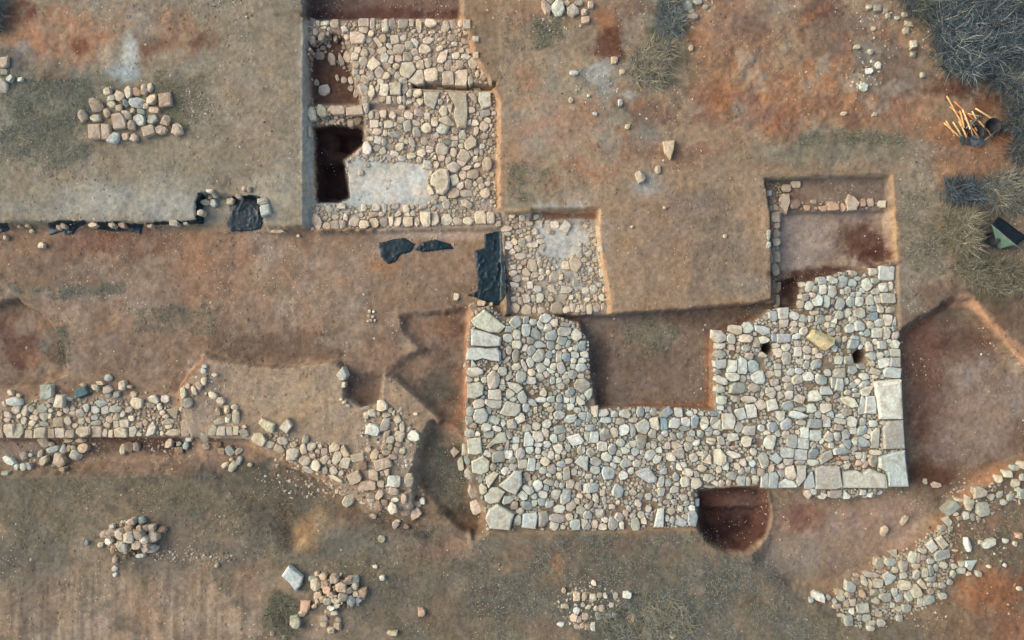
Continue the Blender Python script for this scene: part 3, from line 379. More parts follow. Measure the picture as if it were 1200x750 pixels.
T('plat', 820, 450, 7.5, '''195 145 85 85 g,185 210 55 40 g,315 130 75 55 p,435 135 130 60 p,540 185 95 85 15 p,640 185 90 90 -15 C,780 195 105 85 10 g,880 130 85 75 20 c,1015 105 100 95 g,630 80 75 85 g,710 100 50 70 g,785 95 65 75 p,458 240 90 110 -5 C,363 265 85 90 -15 L,258 330 110 130 W,135 350 90 90 c,42 350 70 110 c,350 380 85 80 -25 c,435 410 105 75 d,545 390 60 60 w,640 380 100 85 l,615 515 95 120 10 g,765 350 90 100 w,710 285 75 90 g,870 275 140 65 10 l,895 225 90 40 b,988 215 75 80 g,1050 270 60 65 g,1115 215 90 80 C,1115 325 65 100 W,1150 260 60 70 b,1025 350 115 75 5 B,925 430 65 90 W,1018 455 95 90 L,910 525 100 95 W,815 505 90 110 G,1145 470 85 80 25 c,895 335 80 50 p,755 445 60 60 15 p,690 430 45 60 c,590 430 60 40 c
290 470 95 75 g,190 500 60 90 -15 p,410 505 85 100 10 d,100 505 70 50 20 c,150 430 60 45 g,85 410 60 60 g,15 440 50 60 g,180 645 95 145 c,60 645 80 100 p,295 625 120 60 10 p,775 605 110 85 L,890 625 105 95 G,Pl 675 600 730 660 690 710 620 660,565 670 90 140 -20 d,1000 615 90 100 30 b,1000 690 90 60 g,Pd 1050 660 1090 610 1165 580 1180 650 1070 705,785 690 80 60 p,885 690 90 45 d,705 720 80 60 p,435 660 50 50 c,270 665 50 45 c,225 720 60 70 g,465 700 50 60 l,330 725 50 60 p,380 690 60 60 p,480 600 60 60 c,1000 540 60 60 g''')
T('plat', 820, 520, 7.5, '''170 225 50 60 p,115 350 90 70 d,80 300 90 70 c,195 350 60 60 p,285 285 85 75 d,255 345 50 70 p,370 325 95 85 g,425 330 45 70 c,430 230 50 55 b,475 235 45 60 g,490 320 60 90 d,575 325 65 120 D,650 320 85 140 B,725 265 65 70 p,800 265 80 120 -15 p,Pw 690 345 760 310 830 330 860 370 855 385 690 390,630 215 50 70 o,540 250 60 60 t,370 240 60 60 p''')
T('plat', 920, 390, 7.5, '''470 240 70 75 g,565 240 80 70 d,610 85 90 110 5 g,665 125 40 45 w,470 55 55 60 p,525 55 45 50 c,745 120 60 80 c,795 80 45 50 g,860 105 80 70 -5 w,970 100 80 75 g,920 75 35 35 g,765 200 75 70 g,835 200 65 60 g,895 185 45 60 g,970 175 85 65 G,875 265 90 85 -5 W,970 260 95 80 G,675 290 90 60 g,770 270 50 50 c,948 352 140 90 L,795 345 90 60 25 p,850 385 50 40 b,790 385 55 40 c,600 330 80 75 10 b,475 355 105 85 d,465 455 115 105 10 g,700 385 75 55 g,705 450 105 60 -20 w,735 515 120 80 W,625 505 60 40 g,555 525 65 50 p,630 550 60 40 g,Py 490 575 560 560 615 580 655 650 590 660 520 620,755 635 105 145 W,675 640 80 150 -5 g,Pw 795 432 1020 408 1045 762 845 768,545 700 95 65 p,490 735 70 50 g,540 425 45 60 g,600 460 60 50 b,640 430 50 50 p''')
T('plat', 920, 490, 7.5, '''Pd 865 100 920 25 1045 20 1065 270 880 275,905 50 110 50 c,Pl 840 350 960 310 1070 285 1088 605 910 605 905 480 840 440,Pd 515 475 640 465 690 490 760 450 890 500 900 615 515 620,Pd 275 450 340 420 480 425 500 600 450 625 275 630,225 550 90 145 B,145 510 75 185 D,485 25 90 60 d,590 35 90 90 g,690 30 60 60 g,780 50 80 60 w,480 85 80 50 t,600 110 60 60 g,680 105 95 90 g,465 165 60 75 g,540 150 70 90 b,745 115 40 50 c,720 160 60 40 p,795 180 70 160 C,685 210 120 100 b,620 200 60 70 y,550 230 70 90 b,510 285 150 70 g,510 250 50 40 w,410 240 50 50 c,250 235 60 60 c,325 200 40 50 c,650 330 55 60 c,700 330 45 60 c,535 350 70 35 o,800 305 90 45 p,790 380 90 100 t,655 405 65 75 o,565 425 100 50 p,715 410 35 80 35 o,690 380 40 40 p,480 395 60 35 p
250 650 60 50 g,330 675 70 75 d,440 670 120 70 t,548 675 65 75 w,610 645 50 50 g,650 640 40 40 p,690 650 60 55 c,750 665 55 65 g,820 650 75 50 w,205 665 60 60 40 o''')
T('plat', 920, 300, 7.5, '''895 150 125 120 W,780 140 75 60 d,600 155 75 50 d,160 255 45 55 p,225 270 75 100 15 g,265 290 60 60 g,330 220 75 75 g,420 210 90 55 30 g,340 290 70 90 g,420 310 70 110 5 w,505 230 80 100 15 b,595 235 80 60 l,555 300 60 60 d,512 315 45 45 w,640 200 60 40 g,680 305 45 45 l,725 250 90 105 w,800 220 65 50 g,645 335 50 40 w,600 340 45 45 g,800 310 75 65 c,875 275 80 75 w,930 265 45 80 p,910 370 130 85 D,815 380 70 65 p,750 380 75 90 g,720 345 45 35 p,660 400 75 80 10 w,580 400 80 90 g,490 420 75 105 20 b,420 400 50 60 t,370 390 60 115 l,292 385 85 100 l,215 435 70 70 w,175 365 75 60 o,245 345 55 45 p,145 425 50 60 o,485 520 70 80 g,550 505 60 80 d,660 500 105 90 d,775 465 80 60 b,780 530 70 70 e,845 470 60 65 c,935 475 80 55 p,905 565 75 95 C,960 580 40 80 g,835 590 90 70 g,755 605 60 60 c,600 560 70 55 c,665 610 85 95 g,570 635 80 80 -20 g,405 670 75 65 c,470 640 40 70 p,675 680 35 35 w,725 675 55 60 b,815 675 90 85 G,895 680 75 110 10 c,965 640 50 60 b,975 700 60 70 p,620 725 80 50 g,385 550 60 50 p,430 570 50 70 c,260 500 70 40 p,375 610 50 50 p,420 605 60 50 g''')
T('long', 0, 440, 7.5, '''130 300 100 75 c,210 305 65 95 c,65 345 70 50 c,885 250 110 60 l,840 305 85 65 l,920 305 80 75 g,1010 295 95 60 15 g,755 285 60 70 g,700 330 60 60 c,640 330 60 50 c,580 300 55 60 c,635 290 45 50 p,365 300 85 85 g,270 295 50 60 g,310 320 50 45 p,440 310 50 35 g,520 335 60 45 p,385 365 65 75 c,430 360 40 50 c,290 375 90 60 p,205 395 60 70 c,165 350 45 50 c,280 420 70 50 c,380 425 70 40 d,325 440 50 35 c,510 410 80 75 P,592 398 75 75 d,715 405 50 50 c,770 395 50 45 p,840 415 85 50 g,830 370 60 40 g,960 385 60 60 p,935 435 60 50 p,1025 365 50 65 p,1020 430 50 60 C,1090 425 75 65 C,1075 340 50 50 g,60 390 60 40 p,75 490 95 115 C,165 490 80 115 c,250 515 65 65 P,345 505 90 85 C,450 510 60 75 P,520 505 85 80 C,610 515 70 65 P,725 497 140 95 d,845 495 90 90 P,920 505 45 65 P,970 512 42 60 C,1055 500 105 85 C,1165 495 60 85 C,8 510 40 80 p,265 460 40 30 p,660 440 50 40 p,1130 300 60 50 p,1150 380 60 50 c''')
T('long', 140, 420, 7.5, '''150 400 115 105 -5 c,290 365 100 80 w,400 360 75 70 w,275 410 60 45 p,Pp 410 450 520 425 500 530 470 525 440 480,350 430 60 70 25 p,375 475 50 50 c,400 510 70 40 p,425 558 100 50 -15 c,430 600 70 40 p,470 652 130 55 c,582 610 75 145 5 P,815 630 65 90 D,890 640 75 75 D,965 640 55 70 C,1020 635 50 75 C,1095 655 90 65 30 d,745 690 70 75 20 d,1020 510 60 120 5 d,875 555 90 55 -5 d,945 540 40 50 w,965 505 35 50 p,Pw 255 590 290 550 320 600 300 670 240 685 225 680,165 665 60 40 c,225 570 45 50 p,170 585 50 50 p,370 660 35 40 c''')
T('diag', 190, 470, 7.5, '''855 330 130 105 25 d,950 385 85 65 25 c,1025 420 110 65 30 p,1140 465 100 100 c,1060 350 90 70 d,1155 385 60 50 p''')
T('diag', 290, 480, 7.5, '''510 265 50 75 25 c,560 325 75 70 c,490 350 60 90 -15 p,405 310 60 50 p,500 450 95 85 c,595 490 85 85 25 c,680 440 85 80 10 c,675 370 50 60 p,715 460 40 50 p,785 425 65 115 20 C,760 335 95 75 -10 c,845 375 60 100 -30 p,855 465 75 95 15 C,965 425 105 65 -8 P,680 535 50 75 p,755 540 70 75 -25 c,820 560 45 40 c,770 605 130 35 30 c,530 530 95 50 30 y,570 410 60 40 p,640 325 40 40 p,615 370 40 40 p''')
T('east', 950, 640, 7.5, '''Pc 680 50 760 30 762 105 735 100,610 160 85 110 d,715 145 115 60 5 w,Pl 635 265 680 225 760 270 715 330 670 350,540 255 170 50 5 p,475 310 60 95 -20 g,410 310 60 90 -30 t,405 260 55 40 o,355 365 90 90 15 g,595 330 80 75 5 C,525 335 40 70 p,570 410 80 60 d,635 395 60 40 d,660 455 110 70 d,825 345 105 80 -10 c,865 450 70 75 w,740 410 50 70 l,780 460 65 70 l,465 550 105 75 -5 G,340 655 75 90 g,265 455 70 50 g,255 410 75 55 p,215 485 45 45 g,320 430 40 50 p,360 435 60 60 t,320 505 50 60 p,370 500 60 70 p,455 420 50 60 t,265 610 60 30 d,365 575 45 50 w,430 630 40 60 g,490 635 70 65 b,575 485 65 45 g,850 550 80 75 g,785 640 60 60 l,625 680 75 65 g,545 680 60 50 p,530 725 70 50 g,230 530 80 40 p,720 520 40 40 g,775 555 60 50 g,600 600 60 50 t,930 395 80 120 -10 d,990 345 45 90 -40 c,1060 400 60 50 p,1045 480 110 85 -10 l,965 490 40 90 c,1165 440 80 50 g,820 185 80 90 20 d,820 255 60 60 w,745 210 50 60 g,905 105 80 100 30 w,945 105 45 90 p,940 255 60 85 20 g,1010 235 60 80 d,1060 215 60 90 g,1105 190 45 60 l,1060 295 95 45 g,1060 135 65 45 w,990 105 50 45 p,990 45 70 45 p,930 180 70 50 p,1160 350 65 60 d,1055 345 60 40 p,1100 340 40 40 p''')
T('east', 1040, 600, 7.5, '''Pc 425 245 480 210 550 295 495 335,Pw 335 295 400 245 455 320 395 365,490 380 135 80 -15 L,Pw 485 70 540 40 575 90 545 140,490 145 75 50 p,500 470 65 60 g,655 460 55 50 d,650 515 60 60 g,585 545 50 65 g,555 620 50 50 g,590 480 50 50 g,560 150 40 50 g''')
T('east', 1040, 530, 7.5, '''575 500 130 65 -40 B,725 450 95 120 y,825 355 110 95 d,845 505 120 110 g,690 560 50 65 g,755 570 60 60 g,915 395 70 55 c,990 375 55 55 g,985 235 50 60 c,1065 190 70 55 w,1130 140 60 40 b,1130 275 70 80 y,1150 325 50 45 g,1195 220 60 60 w,1190 115 50 60 p,1090 400 60 60 g,1190 370 70 80 l,1025 440 50 50 g,805 585 40 40 c,640 580 50 40 p,605 545 40 35 p,645 425 60 35 p''')
T('nrow', 890, 195, 7.5, '''640 345 110 85 o,735 355 60 70 o,Pp 765 300 795 240 840 260 885 320 850 385 775 390,915 320 60 70 o,980 320 55 70 p,1080 330 70 60 c,560 370 65 50 o,320 330 90 80 t,420 365 50 40 o,480 310 50 40 p''')
T('wrow', 890, 195, 7.5, '''240 190 75 75 p,322 155 75 60 p,Pp 175 290 210 235 265 240 275 310 240 420 190 350,145 450 75 95 p,150 520 55 60 p,150 590 65 70 d,150 665 65 65 d,150 725 50 40 d,145 360 40 50 p,100 370 30 50 p,85 600 30 80 g,85 690 40 60 g,145 790 70 110 d,140 910 66 100 d,158 1060 74 110 p,150 1190 70 110 p,100 800 36 90 g''')
# ---- loose stones (each one a thing)
T('L_pile', 0, 0, 3.947, '''492 420 35 32 c,440 482 52 60 -15 p,378 533 38 48 p,437 546 45 32 c,434 607 50 65 -5 P,486 608 35 65 P,524 635 38 52 15 w,577 631 35 32 p,617 635 38 42 p,549 442 45 42 20 p,513 451 32 28 c,513 482 35 30 c,547 497 28 28 p,588 425 38 52 c,628 421 42 38 o,667 413 30 45 p,692 402 30 42 c,628 472 68 50 10 w,694 457 48 42 c,760 459 55 60 -10 P,706 507 55 28 10 p,671 489 28 26 c,582 478 25 35 b,493 522 30 38 p,545 557 55 68 -10 P,580 530 38 38 c,612 508 20 25 p,651 516 32 28 g,640 552 58 50 25 w,704 550 45 40 g,605 577 32 42 p,684 601 52 45 -20 P,741 598 48 42 15 p,767 554 38 45 20 p,816 598 48 55 p''')
T('L_edge', 0, 0, 3.947, '''10 285 45 50 p,5 392 50 60 c,40 358 35 35 g,90 366 25 20 w,18 330 30 25 g''')
T('L_top', 600, 0, 3.947, '''160 28 40 70 -15 p,215 30 60 70 w,285 40 60 60 c,340 88 38 32 p,365 20 25 30 c,310 10 40 25 c,335 55 30 30 p,255 15 26 30 p,180 5 30 26 g''')
T('L_top2', 600, 0, 3.947, '''840 70 45 35 p,815 25 40 40 g,860 5 40 30 g,785 60 24 30 g,830 50 24 20 c,895 30 26 20 c''')
T('L_lone', 600, 0, 3.947, '''Pp 700 650 755 645 750 690 735 735 710 705''')
T('L_plain', 600, 0, 3.947, '''290 335 45 20 w,272 460 22 25 c,503 474 22 35 w,536 585 22 22 c,475 275 30 30 p,510 330 24 22 p,355 440 14 14 w,830 220 22 28 p,385 525 20 14 w''')
T('L_plain', 600, 190, 3.947, '''595 65 38 55 -20 c,675 33 25 35 c,555 300 14 14 c,708 210 14 14 c,988 342 16 16 c''')
T('L_sheet', 0, 190, 3.947, '''427 289 45 22 c,187 383 33 28 c,290 293 22 25 p,270 300 22 28 p,145 318 22 18 c,22 348 20 20 c,515 290 28 28 p,560 290 28 25 o,693 290 28 25 p,803 280 38 28 c,857 282 18 18 c,950 185 42 25 c,967 132 35 18 c,992 152 22 24 g,985 190 28 35 w,925 232 28 28 c,1063 180 35 28 p,1102 157 24 26 p,1128 122 20 24 p,1150 125 20 26 p,88 297 15 16 p,125 292 20 18 p,973 160 18 20 c''')
T('L_sheet', 300, 190, 3.947, '''28 180 40 30 c,40 220 40 50 -15 w,100 318 65 18 p,195 340 15 15 c''')
T('L_clump', 300, 190, 3.947, '''524 690 14 16 c,543 692 14 14 w,522 712 15 15 p,540 714 14 15 c,530 732 16 14 p,516 735 12 12 c,548 732 12 12 p''')
T('L_corner', 530, 350, 7.5, '''185 65 75 60 p,258 40 75 45 p,340 50 35 40 p''')
T('L_corner', 300, 190, 3.947, '''928 622 25 35 10 c''')
T('L_tumn', 0, 440, 7.5, '''85 150 55 50 c,160 178 45 35 c,115 230 125 75 5 w,35 250 45 50 p,400 150 95 120 G,510 230 90 105 5 C,445 215 60 50 g,425 265 40 40 p,600 205 70 30 15 g,710 145 90 75 -25 E,725 85 55 40 y,830 105 60 50 c,870 70 85 35 5 c,940 125 80 70 10 c,945 20 60 55 w,1065 90 70 90 10 c,1020 170 50 50 g,1170 170 60 50 p,950 175 50 40 g,1130 100 60 30 15 p''')
T('L_ditch', 0, 440, 7.5, '''385 590 70 85 -25 p,445 605 50 40 c,460 655 110 65 -10 l,555 650 55 85 20 g,600 640 45 60 p,640 635 45 45 g,720 640 100 80 p,660 700 85 90 25 c,705 570 90 40 p,600 575 70 35 p''')
T('L_ditch', 0, 480, 7.5, '''515 450 105 120 20 p,375 450 80 85 -10 c,350 390 40 60 c,205 405 60 70 p,265 400 40 30 w,75 455 130 70 30 w,250 505 45 65 w,200 510 60 60 g,140 510 40 50 w,540 530 65 40 p,1075 350 45 90 c,1135 330 90 100 t,1190 330 60 80 p,40 560 60 40 g''')
T('L_ditch', 190, 470, 7.5, '''590 440 70 90 -25 g,670 440 65 45 -30 p,615 575 60 95 25 c,550 565 70 45 -35 c,675 525 40 80 25 g,605 515 35 30 c,480 385 65 45 -15 t,520 440 60 60 t,385 400 60 55 p,770 560 45 35 c,205 390 55 80 15 l,55 370 70 80 p,145 430 75 50 t,145 375 40 40 g,230 330 55 45 30 w,720 225 45 30 p''')
T('L_mound', 140, 420, 7.5, '''540 445 35 45 c,595 400 65 85 25 c,555 305 55 100 -10 c,595 245 45 50 p,650 285 45 80 -10 c,695 245 60 70 20 p,735 205 45 65 c,815 325 85 55 25 c,885 375 70 65 10 c,860 470 45 70 -15 p,940 450 45 65 c,1010 430 60 50 c,735 110 40 50 w,830 145 50 30 w,745 70 40 30 w''')
T('L_block', 190, 470, 7.5, '''Py 840 200 865 150 990 205 970 280 920 270,Pc 1020 240 1100 150 1145 215 1090 290''')
T('L_spread', 290, 480, 7.5, '''940 605 110 90 -25 P,1105 575 85 90 p,1050 670 150 80 -5 P,1010 495 90 80 t''')
T('L_spread', 380, 460, 7.5, '''425 325 120 95 10 w,505 115 85 90 c,415 180 65 60 c,365 205 40 55 c,360 138 95 28 -10 c,475 185 35 40 p,545 200 65 35 -5 c,580 160 40 45 c,610 180 30 60 c,535 290 70 130 20 c,645 240 65 75 -15 c,685 300 40 110 -5 c,655 385 85 100 20 c,580 420 70 65 c,545 375 50 90 25 p,785 385 95 85 w,740 435 40 40 c,630 320 30 30 p,525 475 50 50 p,575 480 45 60 p,650 455 60 45 p,550 525 80 60 p,635 510 40 55 c,685 515 50 50 c,445 540 80 85 p,385 505 60 60 p,495 565 50 40 p,515 635 140 95 -15 P,525 710 70 55 p,800 190 40 25 c,600 565 70 40 p,740 735 60 50 c,205 115 40 25 25 w,175 85 35 25 c,145 62 25 20 w''')
T('L_spread', 370, 540, 7.5, '''685 185 105 95 W,685 265 90 75 p,815 180 70 115 c,605 110 75 70 p,560 300 60 90 25 p,485 310 75 50 p,485 345 65 40 c,415 365 60 30 c,695 345 65 35 w,670 415 75 100 -15 c,600 370 70 60 t,555 395 60 80 t,790 445 95 80 p,875 465 95 90 -25 p,895 380 55 45 p,935 355 45 50 w,700 565 60 70 c,795 580 55 50 t,505 490 55 40 c,580 690 65 60 -30 d,285 355 90 115 30 c,245 275 75 70 p,185 270 35 40 p,570 200 60 60 p,770 340 50 90 p,720 530 50 25 c''')
T('L_peak', 300, 380, 3.947, '''Pw 370 235 400 195 420 240 405 262 385 258,405 280 20 26 c''')
T('L_fall', 380, 460, 7.5, '''Pp 1105 520 1140 475 1190 520 1140 575''')
T('L_heapl', 0, 560, 3.947, '''653 198 32 32 b,600 208 38 32 p,620 200 22 22 b,747 243 38 32 t,697 237 35 35 p,547 265 35 42 c,510 252 40 35 p,590 280 45 55 c,635 268 35 42 p,660 290 40 35 c,628 312 38 40 p,665 325 38 38 p,705 275 45 45 p,692 330 45 35 c,560 320 60 35 45 c,645 362 38 18 w,497 295 40 30 20 w,463 312 32 22 y,478 262 30 30 p,590 240 32 28 p,640 238 25 30 p,575 340 25 20 p,528 420 25 25 w,530 450 22 18 w,530 378 22 30 p,520 330 20 35 o,715 325 30 20 w,515 225 25 18 w,670 235 25 25 p,398 300 20 20 b,1000 408 20 20 c''')
T('L_heapm', 300, 560, 3.947, '''275 497 45 50 c,308 460 35 35 p,280 445 22 20 p,360 475 35 35 p,325 520 35 32 o,317 490 30 25 p,390 510 45 40 p,285 545 38 35 p,400 555 40 40 p,345 545 35 25 30 p,330 575 35 30 c,365 570 35 30 c,425 482 32 35 p,455 505 30 30 c,490 535 38 38 o,470 568 30 32 w,440 570 35 45 g,345 605 35 22 w,360 628 35 20 c,335 622 35 20 p,310 565 30 30 p,280 573 20 25 p,430 525 30 30 p,460 540 28 26 p,375 590 28 22 c,225 598 45 45 o,212 628 35 35 p,178 668 45 55 d,315 652 28 24 p,312 680 32 22 c,375 690 35 35 p,345 707 35 28 p,380 658 28 28 p,268 595 22 18 p,455 475 40 30 g,260 468 35 25 g''')
T('L_big', 300, 560, 3.947, '''Pl 115 455 150 405 215 460 205 500 182 530 150 485''')
T('L_south', 300, 560, 3.947, '''765 625 32 36 o,630 722 45 24 y,75 722 22 20 p,130 740 20 20 c,582 465 24 24 w,550 412 20 14 w''')
T('L_heapr', 600, 560, 3.947, '''378 487 24 22 c,300 550 30 40 p,335 550 25 30 p,375 555 30 35 c,405 545 22 24 p,430 545 20 24 g,480 545 22 28 g,535 543 38 32 w,545 650 40 40 o,300 617 28 32 w,285 650 35 35 p,310 655 24 26 p,340 642 30 28 p,375 690 22 40 w,350 690 25 25 p,325 685 25 25 p,300 690 24 24 p,415 605 30 28 p,390 605 22 24 c,460 590 22 20 g,475 635 22 26 w,240 520 20 25 p,245 595 35 20 c,400 640 30 34 g,445 640 26 22 g,225 680 30 20 w,745 730 30 35 y,675 712 18 18 g,355 600 22 20 c,330 590 20 18 p''')
T('L_lime', 900, 0, 3.947, '''510 35 35 28 d,545 50 25 22 d,560 70 25 22 d,470 30 25 22 d,635 65 26 24 d,655 108 35 28 d,643 140 30 26 d,680 200 28 36 d,675 250 25 24 d,413 215 28 22 d,478 237 25 22 d,490 130 20 18 d,720 345 25 24 d,600 80 20 20 d''')
T('L_chalk', 900, 0, 3.947, '''510 300 26 28 w,470 328 30 26 w,443 400 44 38 w,352 525 26 16 p,495 528 22 18 c''')
T('L_eastl', 1040, 600, 7.5, '''Pl 695 435 800 430 735 520 690 485,715 295 50 110 -15 w,905 280 115 50 -30 g,600 340 45 25 o,825 268 40 35 c,1045 258 45 40 w,1165 215 55 50 o,900 485 35 30 c,810 545 40 50 d,1170 675 50 35 c,720 545 35 30 c,1130 285 40 40 c,1040 470 30 30 w''')
T('L_eastl', 950, 640, 7.5, '''75 450 110 65 15 w,10 480 35 45 g,160 455 45 45 g''')
T('L_floor', 1040, 530, 7.5, '''430 290 90 50 10 p,335 258 35 40 c,150 600 50 90 25 p''')
T('L_floor', 900, 560, 3.947, '''540 248 32 50 10 p''')
T('L_nech', 890, 195, 7.5, '''85 235 45 45 w''')
T('L_fallen', 820, 360, 7.5, '''Py 930 265 985 195 1075 240 1175 265 1165 310 1090 380 1010 340''')
PAL = {'c': (216, 202, 180), 'p': (203, 181, 160), 'w': (222, 221, 211), 'g': (187, 188, 177), 'b': (146, 156, 154), 'y': (215, 205, 178), 't': (158, 134, 116), 'l': (194, 202, 199), 'o': (202, 168, 144), 'd': (184, 176, 158), 'e': (92, 118, 124)}
CW = {'c': 'cream', 'p': 'pinkish', 'w': 'whitish', 'g': 'grey', 'b': 'bluish-grey', 'y': 'yellowish', 't': 'brown', 'l': 'pale-bluish', 'o': 'orange-pink', 'd': 'greyish-tan', 'e': 'blue-green'}
class St: low = False
def ell(cx, cy, w_, h_, a, sq, grow=1.10):
    """outline of one stone: a broken block with knocked-off corners, or now and then a worn cobble"""
    ca, sa = math.cos(math.radians(a)), math.sin(math.radians(a)); A, B = w_ / 2 * grow, h_ / 2 * grow; U = random.uniform
    if sq or random.random() < .82:
        j = .05 if sq else .17; pc = .55 if sq else .8
        q = [(sx * A * (1 + U(-j, j * .6)), sy * B * (1 + U(-j, j * .6))) for sx, sy in ((-1, -1), (1, -1), (1, 1), (-1, 1))]; out = []
        for i in range(4):
            p0, p1, p2 = q[i - 1], q[i], q[(i + 1) % 4]
            if random.random() < pc:
                u, v_ = (U(.06, .16), U(.06, .16)) if sq else (U(.12, .44), U(.12, .44))
                out += [(p1[0] + (p0[0] - p1[0]) * u, p1[1] + (p0[1] - p1[1]) * u), (p1[0] + (p2[0] - p1[0]) * v_, p1[1] + (p2[1] - p1[1]) * v_)]
            else: out.append(p1)
    else:
        n = random.choice((6, 7, 8)); off = U(0, 6.28); out = []
        for i in range(n):
            t = off + 6.2832 * (i + U(-.3, .3)) / n; r = 1.04 * (1 + U(-.12, .1)); out.append((A * r * math.cos(t), B * r * math.sin(t)))
    return [(cx + x * ca - y * sa, cy + x * sa + y * ca) for x, y in out]
def parse(ox, oy, sc, txt):
    for ent in txt.replace('\n', ',').split(','):
        k = ent.split(); s = St()
        if k[0][0] == 'P' and len(k[0]) == 2:
            v = [float(t) / sc for t in k[1:]]; s.poly = [(ox + v[i], oy + v[i + 1]) for i in range(0, len(v), 2)]; c = k[0][1]; s.sq = True; s.fix = True
        else:
            v = [float(t) for t in k[:-1]]; c = k[-1]; s.sq = c.isupper(); s.fix = False
            s.poly = ell(ox + v[0] / sc, oy + v[1] / sc, v[2] / sc, v[3] / sc, v[4] if len(v) > 4 else 0, s.sq)
        fin(s); s.code = c.lower(); s.col = PAL[s.code]; yield s
def fin(s):
    p = np.array(s.poly); s.c = p.mean(0); q = np.roll(p, -1, 0)
    s.area = abs((p[:, 0] * q[:, 1] - q[:, 0] * p[:, 1]).sum()) / 2; s.r = np.sqrt(((p - s.c) ** 2).sum(1)).max()
def clip(poly, pt, n):                         # keep the side where (p - pt).n < 0
    out = []; m = len(poly)
    for i in range(m):
        a, b = poly[i], poly[(i + 1) % m]
        da = (a[0] - pt[0]) * n[0] + (a[1] - pt[1]) * n[1]; db = (b[0] - pt[0]) * n[0] + (b[1] - pt[1]) * n[1]
        if da <= 0: out.append(a)
        if da * db < 0: t = da / (da - db); out.append((a[0] + (b[0] - a[0]) * t, a[1] + (b[1] - a[1]) * t))
    return out
def separate(L, gap=0.28):                     # neighbouring stones meet along a joint instead of running through each other
    cs = np.array([s.c for s in L]); rs = np.array([s.r for s in L])
    for i, s in enumerate(L):
        dd = np.hypot(*(cs[i + 1:] - s.c).T)
        for j in np.nonzero(dd < rs[i + 1:] + s.r)[0] + i + 1:
            t = L[j]; v = t.c - s.c; D = math.hypot(*v) + 1e-6; n = v / D
            e1 = max((np.array(s.poly) - s.c) @ n); e2 = max((s.c + v - np.array(t.poly)) @ n)
            if e1 + e2 > D - gap:
                if s.fix and not t.fix: k = min(e1, D - 0.5)
                elif t.fix and not s.fix: k = max(D - e2, 0.5)
                else: k = D * e1 / (e1 + e2)
                q = s.c + n * k
                a = clip(s.poly, q - n * gap / 2, n); b = clip(t.poly, q + n * gap / 2, -n)
                if len(a) > 2 and len(b) > 2 and not (s.fix and t.fix):
                    if not s.fix: s.poly = a
                    if not t.fix: t.poly = b
    out = []
    for s in L:
        fin(s)
        if s.area > 2.0: out.append(s)
    return out
def fill(L, outline, n, rmax, cols, holes=(), rmin=1.1):   # small stones wedged between the large ones
    o = np.array(outline); x0, y0 = o.min(0) - 2; x1, y1 = o.max(0) + 2; st = 0.7
    gx = np.arange(x0, x1, st); gy = np.arange(y0, y1, st); X, Y = np.meshgrid(gx, gy)
    D = poly_sd(X, Y, outline)
    D = np.where(fbm(X / 7, Y / 7, 71, 2) > 0.04, np.minimum(D, 0.8), D)      # patches where only soil shows
    for h in holes: D = np.minimum(D, -poly_sd(X, Y, h) - 0.5)
    for s in L:
        p = np.array(s.poly); a0, b0 = p.min(0) - 9; a1, b1 = p.max(0) + 9
        i = slice(max(int((b0 - y0) / st), 0), max(int((b1 - y0) / st), 0)); j = slice(max(int((a0 - x0) / st), 0), max(int((a1 - x0) / st), 0))
        if D[i, j].size: D[i, j] = np.minimum(D[i, j], -poly_sd(X[i, j], Y[i, j], s.poly))
    res = []
    for _ in range(n):
        ok = np.nonzero(D.ravel() > rmin)[0]
        if len(ok) < 4: break
        c_ = ok[rng.integers(0, len(ok), 6)]; k = c_[np.argmax(D.ravel()[c_])]
        cx, cy = X.ravel()[k], Y.ravel()[k]; r = min(D.ravel()[k], rmax * random.uniform(.6, 1))
        s = St(); s.sq = False; s.fix = False
        s.poly = ell(cx, cy, 2 * r * random.uniform(.95, 1.2), 2 * r * random.uniform(.8, 1.0), random.uniform(0, 180), False, .98); fin(s); s.low = True
        s.col = tuple(.72 * a_ + .28 * b_ for a_, b_ in zip(PAL[random.choice(cols)], (160, 138, 115))); res.append(s)
        i = slice(max(int((cy - 12 - y0) / st), 0), int((cy + 12 - y0) / st)); j = slice(max(int((cx - 12 - x0) / st), 0), int((cx + 12 - x0) / st))
        D[i, j] = np.minimum(D[i, j], np.hypot(X[i, j] - cx, Y[i, j] - cy) - r * 1.02)
    return res
